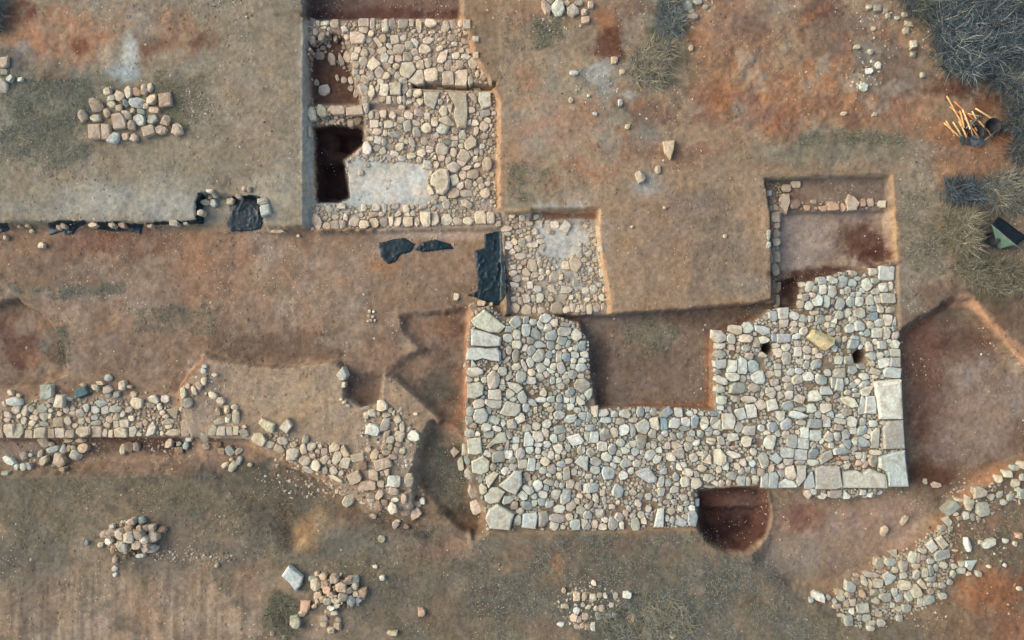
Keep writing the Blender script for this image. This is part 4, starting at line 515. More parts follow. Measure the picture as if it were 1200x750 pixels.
def build_stone(s, proud=None, lift=0.0):
    """one boulder: sides, worn shoulder, uneven top"""
    cx, cy, z = ground_pt(*s.c)
    size = math.sqrt(s.area) * S
    hgt = proud if proud else min(0.03 + size * random.uniform(.11, .24), 0.17)
    if s.low: hgt = min(hgt, 0.02 + size * random.uniform(.08, .2))
    zt = z + lift + hgt; k = S * (HC - zt) / HC
    o = [((x - 600) * k, (375 - y) * k) for x, y in s.poly][::-1]
    n = len(o); mx = sum(p[0] for p in o) / n; my = sum(p[1] for p in o) / n
    zb = min([float(hz(x, y)) for x, y in o] + [z]) - 0.03; zb = max(zb, z - (0.34 if s.sq else 0.13))
    tx, ty = random.uniform(-.24, .24), random.uniform(-.24, .24)
    if s.sq: tx *= .4; ty *= .4
    v = []; f = []; e1 = hgt * random.uniform(.35, .6); big = not s.low
    i1, i2 = (random.uniform(.92, .97), random.uniform(.74, .88)) if not s.sq else (random.uniform(.95, .98), random.uniform(.82, .9))
    for x, y in o: v.append((x - mx, y - my, zb - z))
    rings = [(1.0, zt - e1)] + ([(i1, zt - e1 * .35)] if big else []) + [(i2, zt)]
    for q0, zz in rings:
        for x, y in o:
            q = q0 + (random.uniform(-.07, .06) * (.4 if s.sq else 1) if q0 < .9 else random.uniform(-.015, .015)); a, b = (x - mx) * q, (y - my) * q
            v.append((a, b, zz + (a * tx + b * ty) * 1.3 * (1 if q0 < .99 else .5) + random.uniform(-.08, .08) * hgt - z))
    a, b = random.uniform(-.25, .25) * size, random.uniform(-.25, .25) * size
    v.append((a, b, zt + (0.22 if not s.sq else .05) * hgt * random.uniform(0, 1.3) + (a * tx + b * ty) * 1.3 - z))
    R_ = len(rings)
    for i in range(n):
        j = (i + 1) % n
        for k_ in range(R_): f.append((k_ * n + i, k_ * n + j, k_ * n + n + j, k_ * n + n + i))
        f.append((R_ * n + i, R_ * n + j, R_ * n + n))
    jit = (.9 if s.low else 1.06) + random.uniform(-.2, .13); c = lin(s.col) * ALB * jit * np.array([1 + random.uniform(-.03, .03), 1, 1 + random.uniform(-.05, .05)])
    cc = np.clip(np.array([c * (1 + random.uniform(-.06, .06)) for _ in v]), .01, .9)
    return v, f, cc, (mx, my, z)
def masonry(name, label, cat, keys, outline, nfill, rmax, cols, group=None, holes=(), keep=None, proud=None, tone=None):
    L = []
    for k in keys:
        for t in TILES[k]: L += list(parse(*t))
    if keep: L = [s for s in L if keep(s)]
    L = separate(L)
    for hx, hy, hr in ((900, 408.5, 6.8), (1008.5, 418, 8.2)):      # stones end at the rim of the two shafts
        for s in L:
            v_ = s.c - (hx, hy); d_ = math.hypot(*v_) + 1e-6
            if d_ < s.r + hr and d_ > 2:
                n_ = v_ / d_; q_ = clip(s.poly, np.array((hx, hy)) + n_ * hr, -n_)
                if len(q_) > 2: s.poly = q_; fin(s)
    L += fill(L, outline, nfill, rmax, cols, holes)
    if tone:
        for s in L: s.col = tuple(a_ * (1 - tone[1]) + b_ * tone[1] for a_, b_ in zip(s.col, tone[0]))
    L.sort(key=lambda s: -s.area)
    c = np.mean([s.c for s in L], 0); gx, gy, gz = ground_pt(*c)
    root = empty(name, (gx, gy, gz), label=label, cat=cat, group=group)
    for s in L[:300]:
        v, f, cc, (x, y, z) = build_stone(s, proud)
        link_mesh('stone', v, f, M_STONE, root, (x - gx, y - gy, z - gz), cc)
    if L[300:]:
        V, F, C = [], [], []
        for s in L[300:]:
            v, f, cc, (x, y, z) = build_stone(s, proud); b = len(V)
            V += [(p[0] + x - gx, p[1] + y - gy, p[2] + z - gz) for p in v]; F += [tuple(i + b for i in q) for q in f]; C.append(cc)
        tag(link_mesh('chinking_stones', V, F, M_STONE, root, (0, 0, 0), np.concatenate(C)), kind='stuff')
    return root
ORD = 'first second third fourth fifth sixth seventh eighth ninth tenth eleventh twelfth thirteenth fourteenth fifteenth'.split()
def loose(key, name, place, cat='stone', noun='stone', label=None, lift=0.0, tall=1.0, heap=None, wide=False):
    L = []
    for t in TILES[key]: L += list(parse(*t))
    L = separate(L, 0.1) if heap is None else L
    cs = np.array([s.c for s in L]); lo, hi = cs.min(0), cs.max(0); ar = np.sort([s.area for s in L]); bins = {}
    for s in L:                                 # what sets each stone apart: size, colour, then where it lies in its group
        u = (s.c - lo) / np.maximum(hi - lo, 1)
        sz = 'large' if s.area > ar[int(len(ar) * .75)] else 'small' if s.area < ar[int(len(ar) * .3)] else 'medium'
        if wide: sec = ('at the left end', 'in the middle', 'at the right end')[min(int(u[0] * 3), 2)]
        else: sec = 'at the ' + (('upper left', 'top', 'upper right'), ('left', 'centre', 'right'), ('lower left', 'bottom', 'lower right'))[min(int(u[1] * 3), 2)][min(int(u[0] * 3), 2)]
        bins.setdefault((sz, CW[s.code], sec), []).append(s)
    for (sz, cw, sec), B in bins.items():
        B.sort(key=lambda s: s.c[0])
        for i, s in enumerate(B):
            if len(B) == 1: s.label = f'{sz} {cw} {noun} {sec} of {place}'
            elif len(B) == 2: s.label = f'{("left", "right")[i]} one of two {sz} {cw} {noun}s {sec} of {place}'
            else: s.label = f'{ORD[i]} from left of {sz} {cw} {noun}s {sec} of {place}'
            if label: s.label = label
    for s in L:
        size = math.sqrt(s.area) * S; up = 0
        if heap:                                # stones in the middle of a heap lie on the others
            d_ = math.hypot((s.c[0] - heap[0]) / heap[2], (s.c[1] - heap[1]) / heap[3]); up = heap[4] * max(0, 1 - d_ * d_)
        v, f, cc, (x, y, z) = build_stone(s, min(0.03 + size * random.uniform(.25, .42) * tall, .45), lift + up)
        tag(link_mesh(name, v, f, M_STONE, None, (x, y, z), cc), s.label, cat, None if len(L) == 1 else f'{noun}s of {place}')
RB = 'pcpcptcdpo'; GB = 'gcgddwgpcdlgd'
SLOT = [[(482, 96), (581, 99), (581, 106), (482, 104)], [(432, 121), (474, 122), (488, 124), (488, 129), (432, 129)], [(368, 148), (428, 147), (428, 168), (412, 180), (402, 190), (412, 238), (368, 238)], [(410, 190), (500, 192), (500, 238), (408, 238)], [(376, 60), (412, 90), (424, 122), (368, 124), (366, 70)]]
up_out = [(360, 24), (546, 24), (556, 60), (566, 85), (580, 112), (582, 160), (582, 240), (590, 252), (586, 262), (540, 265), (364, 270), (364, 240), (370, 238), (365, 130), (360, 60)]
def cut_out(a, b): return [p for p in (clip(up_out, (0, a), (0, -1)) if a else up_out)] if not b else clip(clip(up_out, (0, a), (0, -1)), (0, b), (0, 1))
inx = lambda s: s.c[0] < 434 and 121 < s.c[1] < 142 and s.area > 30
masonry('stone_foundation', 'pinkish rubble foundation at the top of the upper trench, north of the dark slot', 'foundation', ['upper'], cut_out(20, 101), 420, 3.2, RB, 'stone foundations in the upper trench', SLOT, lambda s: s.c[1] < 101.5, tone=((222, 204, 184), .55))
masonry('stone_foundation', 'pinkish rubble foundation beside the whitish plaster floor, south of the dark slot', 'foundation', ['upper'], cut_out(105, 275), 640, 3.2, RB, 'stone foundations in the upper trench', SLOT, lambda s: s.c[1] >= 101.5 and not inx(s), tone=((222, 206, 187), .55))
masonry('ruined_masonry', 'short row of four long pale blocks above the dark cistern pit', 'masonry', ['upper'], [(362, 124), (432, 122), (432, 134), (362, 136)], 6, 2, RB, None, (), inx)
masonry('cobbled_square', 'pinkish cobbled pavement square next to the black plastic sheet, with a grey lime patch', 'cobbles', ['pave'], [(592, 252), (636, 250), (640, 258), (698, 260), (702, 300), (712, 350), (711, 366), (600, 366), (594, 300)], 330, 3.6, RB, None, [[(628, 268), (668, 262), (690, 270), (676, 300), (660, 302), (640, 300), (628, 290)]], None, 0.05, tone=((220, 204, 186), .45))
HOLES = [[(892, 403), (900, 401), (908, 405), (907, 413), (900, 416), (893, 413)], [(999, 410), (1014, 410), (1019, 423), (1001, 426)]]
masonry('stone_platform', 'large platform of pale grey rubble stones with squared corner blocks at right', 'platform', ['plat'], PLAT, 1500, 3.3, GB, None, HOLES + [[(944, 395), (951, 386), (977, 395), (976, 402), (966, 411), (954, 405)]], tone=((205, 209, 206), .42))
masonry('ruined_masonry', 'long straight stone wall with a squared front course at the left edge', 'masonry', ['long'], [(0, 478), (40, 468), (110, 466), (160, 470), (200, 476), (214, 490), (222, 512), (0, 512)], 330, 2.8, RB + 'cg', tone=((210, 194, 174), .35))
masonry('ruined_masonry', 'crooked diagonal wall of cream blocks running down from the two tilted blocks', 'masonry', ['diag'], [(292, 510), (330, 505), (350, 515), (400, 520), (412, 545), (408, 566), (398, 566), (340, 540)], 110, 2.4, RB, tone=((214, 196, 174), .35))
masonry('ruined_masonry', 'ruined bluish grey rubble wall slanting through the lower right corner', 'masonry', ['east'], [(976, 702), (1000, 682), (1026, 658), (1050, 650), (1085, 625), (1110, 616), (1118, 640), (1120, 670), (1100, 708), (1060, 724), (1010, 738), (985, 730)], 340, 2.3, GB, tone=((176, 173, 160), .45))
masonry('ruined_masonry', 'row of half-buried reddish stones across the right-hand square trench', 'masonry', ['nrow'], [(930, 236), (1038, 234), (1040, 246), (930, 247)], 14, 2.2, 'pot')
masonry('ruined_masonry', 'narrow pinkish stone wall along the left side of the right-hand square trench', 'masonry', ['wrow'], [(902, 214), (926, 212), (926, 240), (914, 256), (914, 362), (906, 362)], 40, 2.4, 'ptd')
loose('L_pile', 'field_stone', 'the upper-left stone cluster')
loose('L_edge', 'boulder', 'the left-edge stones', noun='boulder')
loose('L_top', 'rubble_stone', 'the top-edge cream heap')
loose('L_top2', 'rubble_stone', 'the grass-strip stones')
loose('L_lone', 'boulder', '', label='single pointed pinkish boulder alone on bare soil right of the upper trench')
loose('L_plain', 'small_stone', 'the bare upper plateau')
loose('L_sheet', 'weight_stone', 'the plastic strip', noun='weight stone', lift=0.02, wide=True)
loose('L_clump', 'pebble', 'the tiny pebble clump', 'pebble', 'pebble')
loose('L_corner', 'small_stone', 'the plastic sheet foot')
loose('L_tumn', 'tumbled_stone', 'the long-wall bank', tall=1.2, wide=True)
loose('L_ditch', 'tumbled_stone', 'the long-wall ditch', wide=True)
loose('L_mound', 'small_stone', 'the pale mound ring')
loose('L_block', 'cut_block', 'the tilted pair', 'block', 'cut block', wide=True)
loose('L_spread', 'rubble_stone', 'the central rubble spread', tall=.8)
loose('L_peak', 'small_stone', 'the soil spur tip')
loose('L_fall', 'fallen_block', '', 'block', label='single square pink block lying in the hollow left of the grey platform')
loose('L_heapl', 'heap_stone', 'the lower-left round heap', heap=(153, 632, 32, 26, .2))
loose('L_heapm', 'heap_stone', 'the heap beside boulder', heap=(396, 695, 32, 26, .2))
loose('L_big', 'boulder', '', 'boulder', label='big pale bluish boulder beside the orange pink stone heap at the bottom', tall=.9)
loose('L_south', 'small_stone', 'the southern olive soil')
loose('L_heapr', 'heap_stone', 'the bottom-edge scattered heap', tall=.45)
loose('L_lime', 'grey_stone', "the scrub's left fringe")
loose('L_chalk', 'chalk_lump', 'the orange soil patch', 'stone', 'lump', tall=.6)
loose('L_eastl', 'rubble_stone', 'the slanting wall')
loose('L_floor', 'floor_stone', 'the smooth lower floor', tall=.4)
loose('L_nech', 'small_stone', '', label='small bright white stone in the left corner of the right-hand square trench')
# ---------------------------------------------------------------- fallen block on the platform
def PZ(px, py, dz=0.0):
    z = ground_pt(px, py)[2] + dz; return (*P(px, py, z), z)
def tp(ox, oy, sc, *v): return [(ox + v[i] / sc, oy + v[i + 1] / sc) for i in range(0, len(v), 2)]
c4_ = tp(820, 360, 7.5, 928, 266, 1088, 384, 1178, 272, 988, 192); r2 = tp(820, 360, 7.5, 962, 226, 1140, 322)
bx_, by_, bz_ = PZ(960, 398)
v = [PZ(*p) for p in c4_]; v = [(x - bx_, y - by_, -0.06) for x, y, z in v]
v += [(x, y, 0.13 + 0.02 * i) for i, (x, y, z) in enumerate(v)]
v += [(PZ(*p)[0] - bx_, PZ(*p)[1] - by_, 0.36) for p in r2]
fs = [(0, 1, 5, 4), (1, 2, 6, 5), (2, 3, 7, 6), (3, 0, 4, 7), (4, 5, 9, 8), (6, 7, 8, 9), (5, 6, 9), (7, 4, 8)]
cl = np.array([lin((214, 198, 158)) * ALB] * 10)
o = link_mesh('fallen_block', v, fs, M_STONE, None, (bx_, by_, bz_), cl)
mo = o.modifiers.new('bevel', 'BEVEL'); mo.width = 0.03; mo.segments = 2
tag(o, 'tilted yellowish cut block fallen on the grey platform between its two dark holes', 'block')

# ---------------------------------------------------------------- black plastic sheets
def sheet(outline, label, seed, amp=0.03, group='black plastic sheets'):
    pl = np.array(outline); x0, y0 = pl.min(0) - 2; x1, y1 = pl.max(0) + 2; st = 0.8
    X, Y = np.meshgrid(np.arange(x0, x1, st), np.arange(y0, y1, st))
    sd = poly_sd(X, Y, outline) + 2.2 * fbm(X / 5, Y / 5, seed, 3)
    # straighten the rim: pull border vertices on to the outline
    ok = sd > -st * .7
    idx = -np.ones(X.shape, int); idx[ok] = np.arange(ok.sum())
    cx, cy, cz = PZ(*pl.mean(0)); V = []
    rid = 1 - np.abs(2 * (vnoise(X / 5 + .5 * Y / 9, Y / 11, seed)) - 1); rid2 = 1 - np.abs(2 * vnoise(X / 10 - Y / 14, Y / 5, seed + 4) - 1)
    wr = .55 * amp * (rid ** 4 + .8 * rid2 ** 4) * sstep(fbm(X / 9, Y / 9, seed + 2, 2), -.2, .25) + 0.02
    for px, py, w_, d_ in zip(X[ok], Y[ok], wr[ok], sd[ok]):
        x, y, z = ground_pt(px, py); V.append((x - cx, y - cy, z + w_ * min(1, .45 + max(d_, 0) / 3) - cz + .005))
    F = []
    for i in range(X.shape[0] - 1):
        for j in range(X.shape[1] - 1):
            q = (idx[i, j], idx[i + 1, j], idx[i + 1, j + 1], idx[i, j + 1])
            if min(q) >= 0: F.append(q)
            elif sum(t >= 0 for t in q) == 3: F.append(tuple(t for t in q if t >= 0))
    o = link_mesh('plastic_sheet', V, F, M_PLAST, None, (cx, cy, cz), None, True)
    m = o.modifiers.new('thickness', 'SOLIDIFY'); m.thickness = 0.006
    return tag(o, label, 'plastic sheet', group)
A1 = (0, 190, 3.947); A2 = (300, 190, 3.947)
sheet([(-20, 263), (8, 261), (11, 269), (3, 273), (-20, 273)], 'scrap of black plastic at the left edge under the grey baulk', 31)
sheet(tp(*A1, 226, 282, 290, 266, 340, 272, 385, 268, 398, 285, 350, 308, 340, 332, 300, 335, 290, 322, 230, 338), 'short black plastic strip with two pebbles on it, second from the left edge', 32)
sheet(tp(*A1, 435, 278, 540, 272, 600, 286, 668, 286, 652, 332, 590, 318, 540, 322, 455, 312), 'long black plastic strip under three stones along the grey baulk', 33)
sheet(tp(*A1, 670, 284, 760, 276, 912, 268, 914, 142, 932, 142, 930, 284, 830, 288, 690, 292), 'thin black plastic edging bent round the corner of the grey baulk', 34, .015)
sheet([(268, 232), (280, 229), (300, 229), (306, 232), (309, 250), (306, 268), (290, 271), (270, 271), (266, 262), (270, 250)], 'square black plastic sheet in the notch of the grey baulk', 35, .035)
sheet(tp(*A2, 570, 375, 640, 355, 690, 355, 735, 380, 715, 415, 670, 425, 640, 460, 610, 470, 575, 435), 'crumpled black plastic sheet with a pointed lower corner below the upper trench', 36, .05)
sheet(tp(*A2, 735, 405, 770, 370, 830, 360, 900, 380, 912, 400, 850, 405, 790, 415), 'small wrinkled black plastic sheet right beside the crumpled one', 37, .06)
sheet(tp(*A2, 1060, 330, 1135, 320, 1142, 410, 1150, 450, 1168, 590, 1140, 640, 1115, 660, 1060, 640, 1025, 630, 975, 615, 1025, 595, 1020, 500, 1012, 410, 1055, 400), 'tall black plastic sheet hanging beside the cobbled square', 38, .05)

# ---------------------------------------------------------------- digging tools, buckets, canvas shelter
M_WOOD = mat_plain('ash_wood', (206, 166, 112), .6, .3, .2, 9); M_PALE = mat_plain('pale_wood', (212, 186, 142), .6, .3, .2, 9); M_OR = mat_plain('orange_wood', (204, 124, 72), .55, .3, .2, 9)
M_STEEL = mat_plain('worn_steel', (126, 128, 126), .5, .5, .4, 14, .7); M_RUB = mat_plain('black_rubber', (44, 46, 50), .7, .3, .3, 10)
M_GREEN = mat_plain('green_canvas', (98, 122, 106), .8, .2, .12, 5); M_DARK = mat_plain('dark_canvas', (24, 38, 46), .8, .2, .2, 5); M_BLUE = mat_plain('blue_cloth', (44, 78, 136), .8, .2, .2, 12)
def tube(a, b, r0, r1, n=8, bend=0.0):
    a, b = Vector(a), Vector(b); d_ = (b - a).normalized(); u = d_.orthogonal().normalized(); w_ = d_.cross(u); V = []; F = []; K = 5
    for k in range(K):
        t = k / (K - 1); c = a.lerp(b, t) + Vector((0, 0, bend * math.sin(math.pi * t))); r = r0 + (r1 - r0) * t
        for i in range(n):
            q = 6.2832 * i / n; V.append(tuple(c + u * (r * math.cos(q)) + w_ * (r * math.sin(q))))
    for k in range(K - 1):
        for i in range(n): j = (i + 1) % n; F.append((k * n + i, k * n + j, k * n + n + j, k * n + n + i))
    F += [tuple(range(n))[::-1], tuple(range((K - 1) * n, K * n))]
    return V, F
def plate(pts, th):
    n = len(pts); V = [tuple(p) for p in pts] + [(p[0], p[1], p[2] - th) for p in pts]
    F = [tuple(range(n)), tuple(range(2 * n - 1, n - 1, -1))] + [(i, i + n, (i + 1) % n + n, (i + 1) % n) for i in range(n)]
    return V, F
TOOLS = [((1109.4, 112.4), (1128, 147), 'ash', 'hoe', .03, 'blond-handled hoe with the topmost handle end in the tool pile'),
    ((1118, 119), (1144, 143), 'or', 'pick', .09, 'orange-handled pick with the upper of the orange handles in the tool pile'),
    ((1112.6, 125), (1140, 144), 'or', 'pick', .05, 'orange-handled pick starting at the left of the tool pile'),
    ((1127.8, 128), (1140, 159), 'pale', 'shovel', .13, 'pale-handled shovel lying steepest over the tool pile'),
    ((1130, 138), (1147.5, 162), 'or', 'hoe', .12, 'bright orange handled hoe running down the middle of the tool pile'),
    ((1145, 140), (1163, 160), 'ash', 'pick', .12, 'blond-handled pick resting across the two black buckets'),
    ((1143, 127), (1170.7, 144.6), 'pale', 'shovel', .08, 'pale-handled shovel lying apart on the right of the tool pile'),
    ((1106, 144), (1125, 161), 'ash', 'hoe', .03, 'blond-handled hoe lying lowest at the left of the tool pile'),
    ((1108.5, 141.5), (1118, 157), 'ash', 'stake', .05, 'short blond stake crossing the lowest left handle'),
    ((1116.6, 142.7), (1127, 160), 'pale', 'stake', .04, 'pale stake lying second from lower left in the tool pile'),
    ((1123.6, 142), (1133, 161), 'ash', 'hoe', .06, 'blond-handled hoe just left of the black bucket'),
    ((1117, 127), (1129, 148), 'ash', 'stake', .09, 'blond stake in the upper middle of the tool pile'),
    ((1125, 130), (1130, 150), 'ash', 'stake', .11, 'thick blond stake standing nearly upright in the picture, mid tool pile'),
    ((1137, 141), (1145, 154), 'pale', 'stake', .10, 'short pale stake beside the bright orange handle'),
    ((1134, 133), (1150, 137), 'pale', 'stake', .14, 'thin pale stake lying almost crosswise in the tool pile'),
    ((1139, 130), (1145, 142), 'pale', 'stake', .15, 'thin short pale stake above the crosswise one')]
WM = {'ash': M_WOOD, 'pale': M_PALE, 'or': M_OR}
NM = {'hoe': 'digging_hoe', 'pick': 'pickaxe', 'shovel': 'shovel', 'stake': 'wooden_stake'}
for (a, b, wm, kind, up, lab) in TOOLS:
    A = Vector(PZ(*a, up)); B = Vector(PZ(*b, up + (.05 if kind != 'stake' else 0)))
    root = empty(NM[kind], tuple(A), label=lab, cat=kind if kind != 'pick' else 'pickaxe', group='hand tools in the pile')
    d_ = (B - A); u = d_.normalized(); s_ = Vector((-u.y, u.x, 0)).normalized()
    thin = .022 if 'thin' in lab else .026
    V, F = tube((0, 0, 0), d_, thin * .9, thin, 8, .01); link_mesh('handle', V, F, WM[wm], root, (0, 0, 0), None, True)
    if kind == 'hoe':
        p = d_; V, F = plate([p - s_ * .06 + Vector((0, 0, .02)), p + s_ * .06 + Vector((0, 0, .02)), p + s_ * .11 + u * .22 - Vector((0, 0, .06)), p - s_ * .11 + u * .22 - Vector((0, 0, .06))], .012); link_mesh('blade', V, F, M_STEEL, root)
    if kind == 'shovel':
        p = d_; V, F = plate([p - s_ * .05, p + s_ * .05, p + s_ * .13 + u * .06 + Vector((0, 0, .02)), p + s_ * .12 + u * .26, p + u * .34 - Vector((0, 0, .04)), p - s_ * .12 + u * .26, p - s_ * .13 + u * .06 + Vector((0, 0, .02))], .01); link_mesh('blade', V, F, M_STEEL, root)
    if kind == 'pick':
        V, F = tube(d_ - s_ * .26 - u * .06, d_ + s_ * .26 - u * .06, .03, .012, 6, .05); link_mesh('head', V, F, M_STEEL, root)
def bucket(px, py, r, h, lab):
    x, y, z = PZ(px, py); root = empty('rubber_bucket', (x, y, z), label=lab, cat='bucket', group='black rubber buckets'); n = 20; V = []; F = []
    prof = [(.0, .02), (.72, .0), (.8, h * .5), (1.0, h), (1.06, h + .01), (1.05, h - .02), (.95, h - .02), (.75, h * .5), (.66, .03), (0, .03)]
    for rr, zz in prof:
        for i in range(n): q = 6.2832 * i / n; V.append((r * rr * math.cos(q), r * rr * math.sin(q), zz))
    for k in range(len(prof) - 1):
        for i in range(n): j = (i + 1) % n; F.append((k * n + i, k * n + j, k * n + n + j, k * n + n + i))
    link_mesh('body', V, F, M_RUB, root, (0, 0, 0), None, True)
    for sg in (-1, 1):
        pts = [Vector((sg * r * 1.0, -.08, h)), Vector((sg * r * 1.18, -.05, h + .03)), Vector((sg * r * 1.18, .05, h + .03)), Vector((sg * r * 1.0, .08, h))]; VV = []; FF = []
        for p, q in zip(pts[:-1], pts[1:]):
            v_, f_ = tube(p, q, .014, .014, 6); b_ = len(VV); VV += v_; FF += [tuple(i + b_ for i in g) for g in f_]
        link_mesh('grip', VV, FF, M_RUB, root, (0, 0, 0), None, True)
bucket(1140, 157, .2, .2, 'black rubber bucket under the lower ends of the orange handles')
bucket(1158, 150, .22, .22, 'black rubber bucket at the right of the tool pile')
bucket(1156.5, 281, .19, .2, 'dark rubber bucket in dry grass left of the green canvas shelter')
x, y, z = PZ(1141, 167); V = []; F = []
for i in range(9):
    for j in range(5): V.append(((i - 4) * .035, (j - 2) * .03, .03 + .025 * math.sin(i * 1.3 + j) + .02 * math.cos(j * 2.1)))
for i in range(8):
    for j in range(4): F.append((i * 5 + j, i * 5 + 5 + j, i * 5 + 6 + j, i * 5 + 1 + j))
o = link_mesh('cloth', V, F, M_BLUE, None, (x, y, z), None, True); o.rotation_euler.z = .3; m = o.modifiers.new('thickness', 'SOLIDIFY'); m.thickness = .01
tag(o, 'small crumpled blue cloth at the lower end of the tool pile', 'cloth')
# canvas shelter: two panels meeting on a sloping ridge pole
px_ = lambda X, Y: (1100 + X / 7.5, 220 + Y / 7.5)
R0 = Vector(PZ(*px_(1090 - 1100 + 475, 325), .30)); R1 = Vector(PZ(*px_(682, 508), .45)); G0 = Vector(PZ(*px_(522, 535), .05)); D0 = Vector(PZ(*px_(528, 252), .03)); D1 = Vector(PZ(*px_(775, 432), .03))
root = empty('canvas_shelter', (R0.x, R0.y, R0.z - .30), label='small green canvas shelter with one dark side, standing in dry grass at the right edge', cat='shelter'); O = Vector(root.location)
def panel(name, quad, mat, sag):
    K = 8; V = []; F = []
    for i in range(K + 1):
        for j in range(K + 1):
            s1, t1 = i / K, j / K
            p = quad[0].lerp(quad[1], s1).lerp(quad[3].lerp(quad[2], s1), t1) - O
            V.append((p.x, p.y, p.z - sag * math.sin(math.pi * s1) * math.sin(math.pi * t1) + .008 * math.sin(9 * s1 + 5 * t1)))
    for i in range(K):
        for j in range(K): a = i * (K + 1) + j; F.append((a, a + K + 1, a + K + 2, a + 1))
    o = link_mesh(name, V, F, mat, root, (0, 0, 0), None, True); m = o.modifiers.new('thickness', 'SOLIDIFY'); m.thickness = .008
panel('green_panel', (R0, R1, G0 + Vector((.03, 0, 0)), G0), M_GREEN, .03)
panel('dark_panel', (R0 + Vector((.004, .004, .004)), R1 + Vector((.004, .004, .004)), D1, D0), M_DARK, .06)
V, F = tube(R0 - O, R1 - O + (R1 - R0).normalized() * .25, .012, .012, 6); link_mesh('ridge_pole', V, F, M_STEEL, root)
gz_ = PZ(*px_(690, 515))[2]
V, F = tube(R1 - O, Vector((R1.x + .05, R1.y - .02, gz_)) - O, .014, .014, 6); link_mesh('post', V, F, M_STEEL, root)
V, F = tube(R0 - O, Vector((R0.x - .02, R0.y, O.z - .02)) - O, .014, .014, 6); link_mesh('post', V, F, M_STEEL, root)

# ---------------------------------------------------------------- scrub and dry grass: every blade is a bent ribbon
def blades(pos, length, width, lean, cols, droop=.5, heading=None):
    n = len(pos); th = rng.random(n) * 6.2832 if heading is None else heading
    L_ = length * (0.5 + rng.random(n)); le = np.clip(lean + .35 * rng.standard_normal(n), .1, 1.5)
    dx, dy = np.cos(th), np.sin(th); V = []
    px, py, pz = pos.T; sx, sy = -dy, dx; up = np.cos(le); out = np.sin(le); side = .25 * rng.standard_normal(n)
    for k, (t, wd) in enumerate(((0, 1), (.45, .85), (.8, .5), (1.0, 0.08))):
        r = L_ * t * out * (1 + droop * t * .4); h = L_ * (up * t - droop * .55 * t * t * up) ; c = side * L_ * t * t
        cx, cy, cz = px + dx * r + sx * c, py + dy * r + sy * c, pz + np.maximum(h, .01)
        w_ = width * wd * .5
        V += [np.stack([cx - sx * w_, cy - sy * w_, cz], 1), np.stack([cx + sx * w_, cy + sy * w_, cz], 1)]
    V = np.stack(V, 1).reshape(-1, 3); b = np.arange(n)[:, None] * 8
    F = np.concatenate([b + np.array([[0, 1, 3, 2]]), b + np.array([[2, 3, 5, 4]]), b + np.array([[4, 5, 7, 6]])], 1).reshape(-1, 4)
    c = np.array([lin(q) for q in cols])[rng.integers(0, len(cols), n)] * ALB * (0.75 + .5 * rng.random((n, 1)))
    return V, F, np.repeat(c, 8, 0)
def fast(name, V, F, C, mat, parent=None, loc=(0, 0, 0)):
    me = bpy.data.meshes.new(name); me.vertices.add(len(V)); me.vertices.foreach_set('co', np.asarray(V, np.float32).ravel())
    F = np.asarray(F, np.int32); me.loops.add(F.size); me.loops.foreach_set('vertex_index', F.ravel())
    me.polygons.add(len(F)); me.polygons.foreach_set('loop_start', np.arange(0, F.size, F.shape[1], dtype=np.int32))
    a = me.color_attributes.new('Col', 'FLOAT_COLOR', 'POINT'); c = np.ones((len(V), 4), np.float32); c[:, :3] = np.clip(C, 0, .9); a.data.foreach_set('color', c.ravel())
    me.materials.append(mat); me.update(calc_edges=True)
    o = bpy.data.objects.new(name, me); COL.objects.link(o); o.location = loc
    if parent: o.parent = parent
    return o
def scatter(poly, n, pad=0.0, nz=None, soft=0):
    p = np.array(poly, float); lo, hi = p.min(0), p.max(0); out = np.empty((0, 2))
    while len(out) < n:
        q = lo + rng.random((n * 2, 2)) * (hi - lo); sd = poly_sd(q[:, 0], q[:, 1], poly) + 9 * fbm(q[:, 0] / 12, q[:, 1] / 12, 41, 3) + 26 * soft * fbm(q[:, 0] / 34, q[:, 1] / 34, 47, 3)
        k = sd > pad
        if nz: k &= rng.random(len(q)) < np.clip(.5 + nz * fbm(q[:, 0] / 18, q[:, 1] / 18, 43, 3), .05, 1)
        out = np.concatenate([out, q[k]])
    q = out[:n]; x = (q[:, 0] - 600) * S; y = (375 - q[:, 1]) * S; z = hz(x, y); return np.stack([x, y, z], 1)
BLU = [(90, 103, 113), (72, 85, 95), (110, 121, 127), (154, 160, 158), (58, 69, 77), (80, 93, 101), (68, 80, 90), (96, 106, 110)]; STRAW = [(162, 151, 126), (132, 123, 101), (108, 104, 91), (184, 174, 150)]; OLV = [(118, 118, 103), (100, 103, 94), (138, 134, 114), (150, 146, 124)]
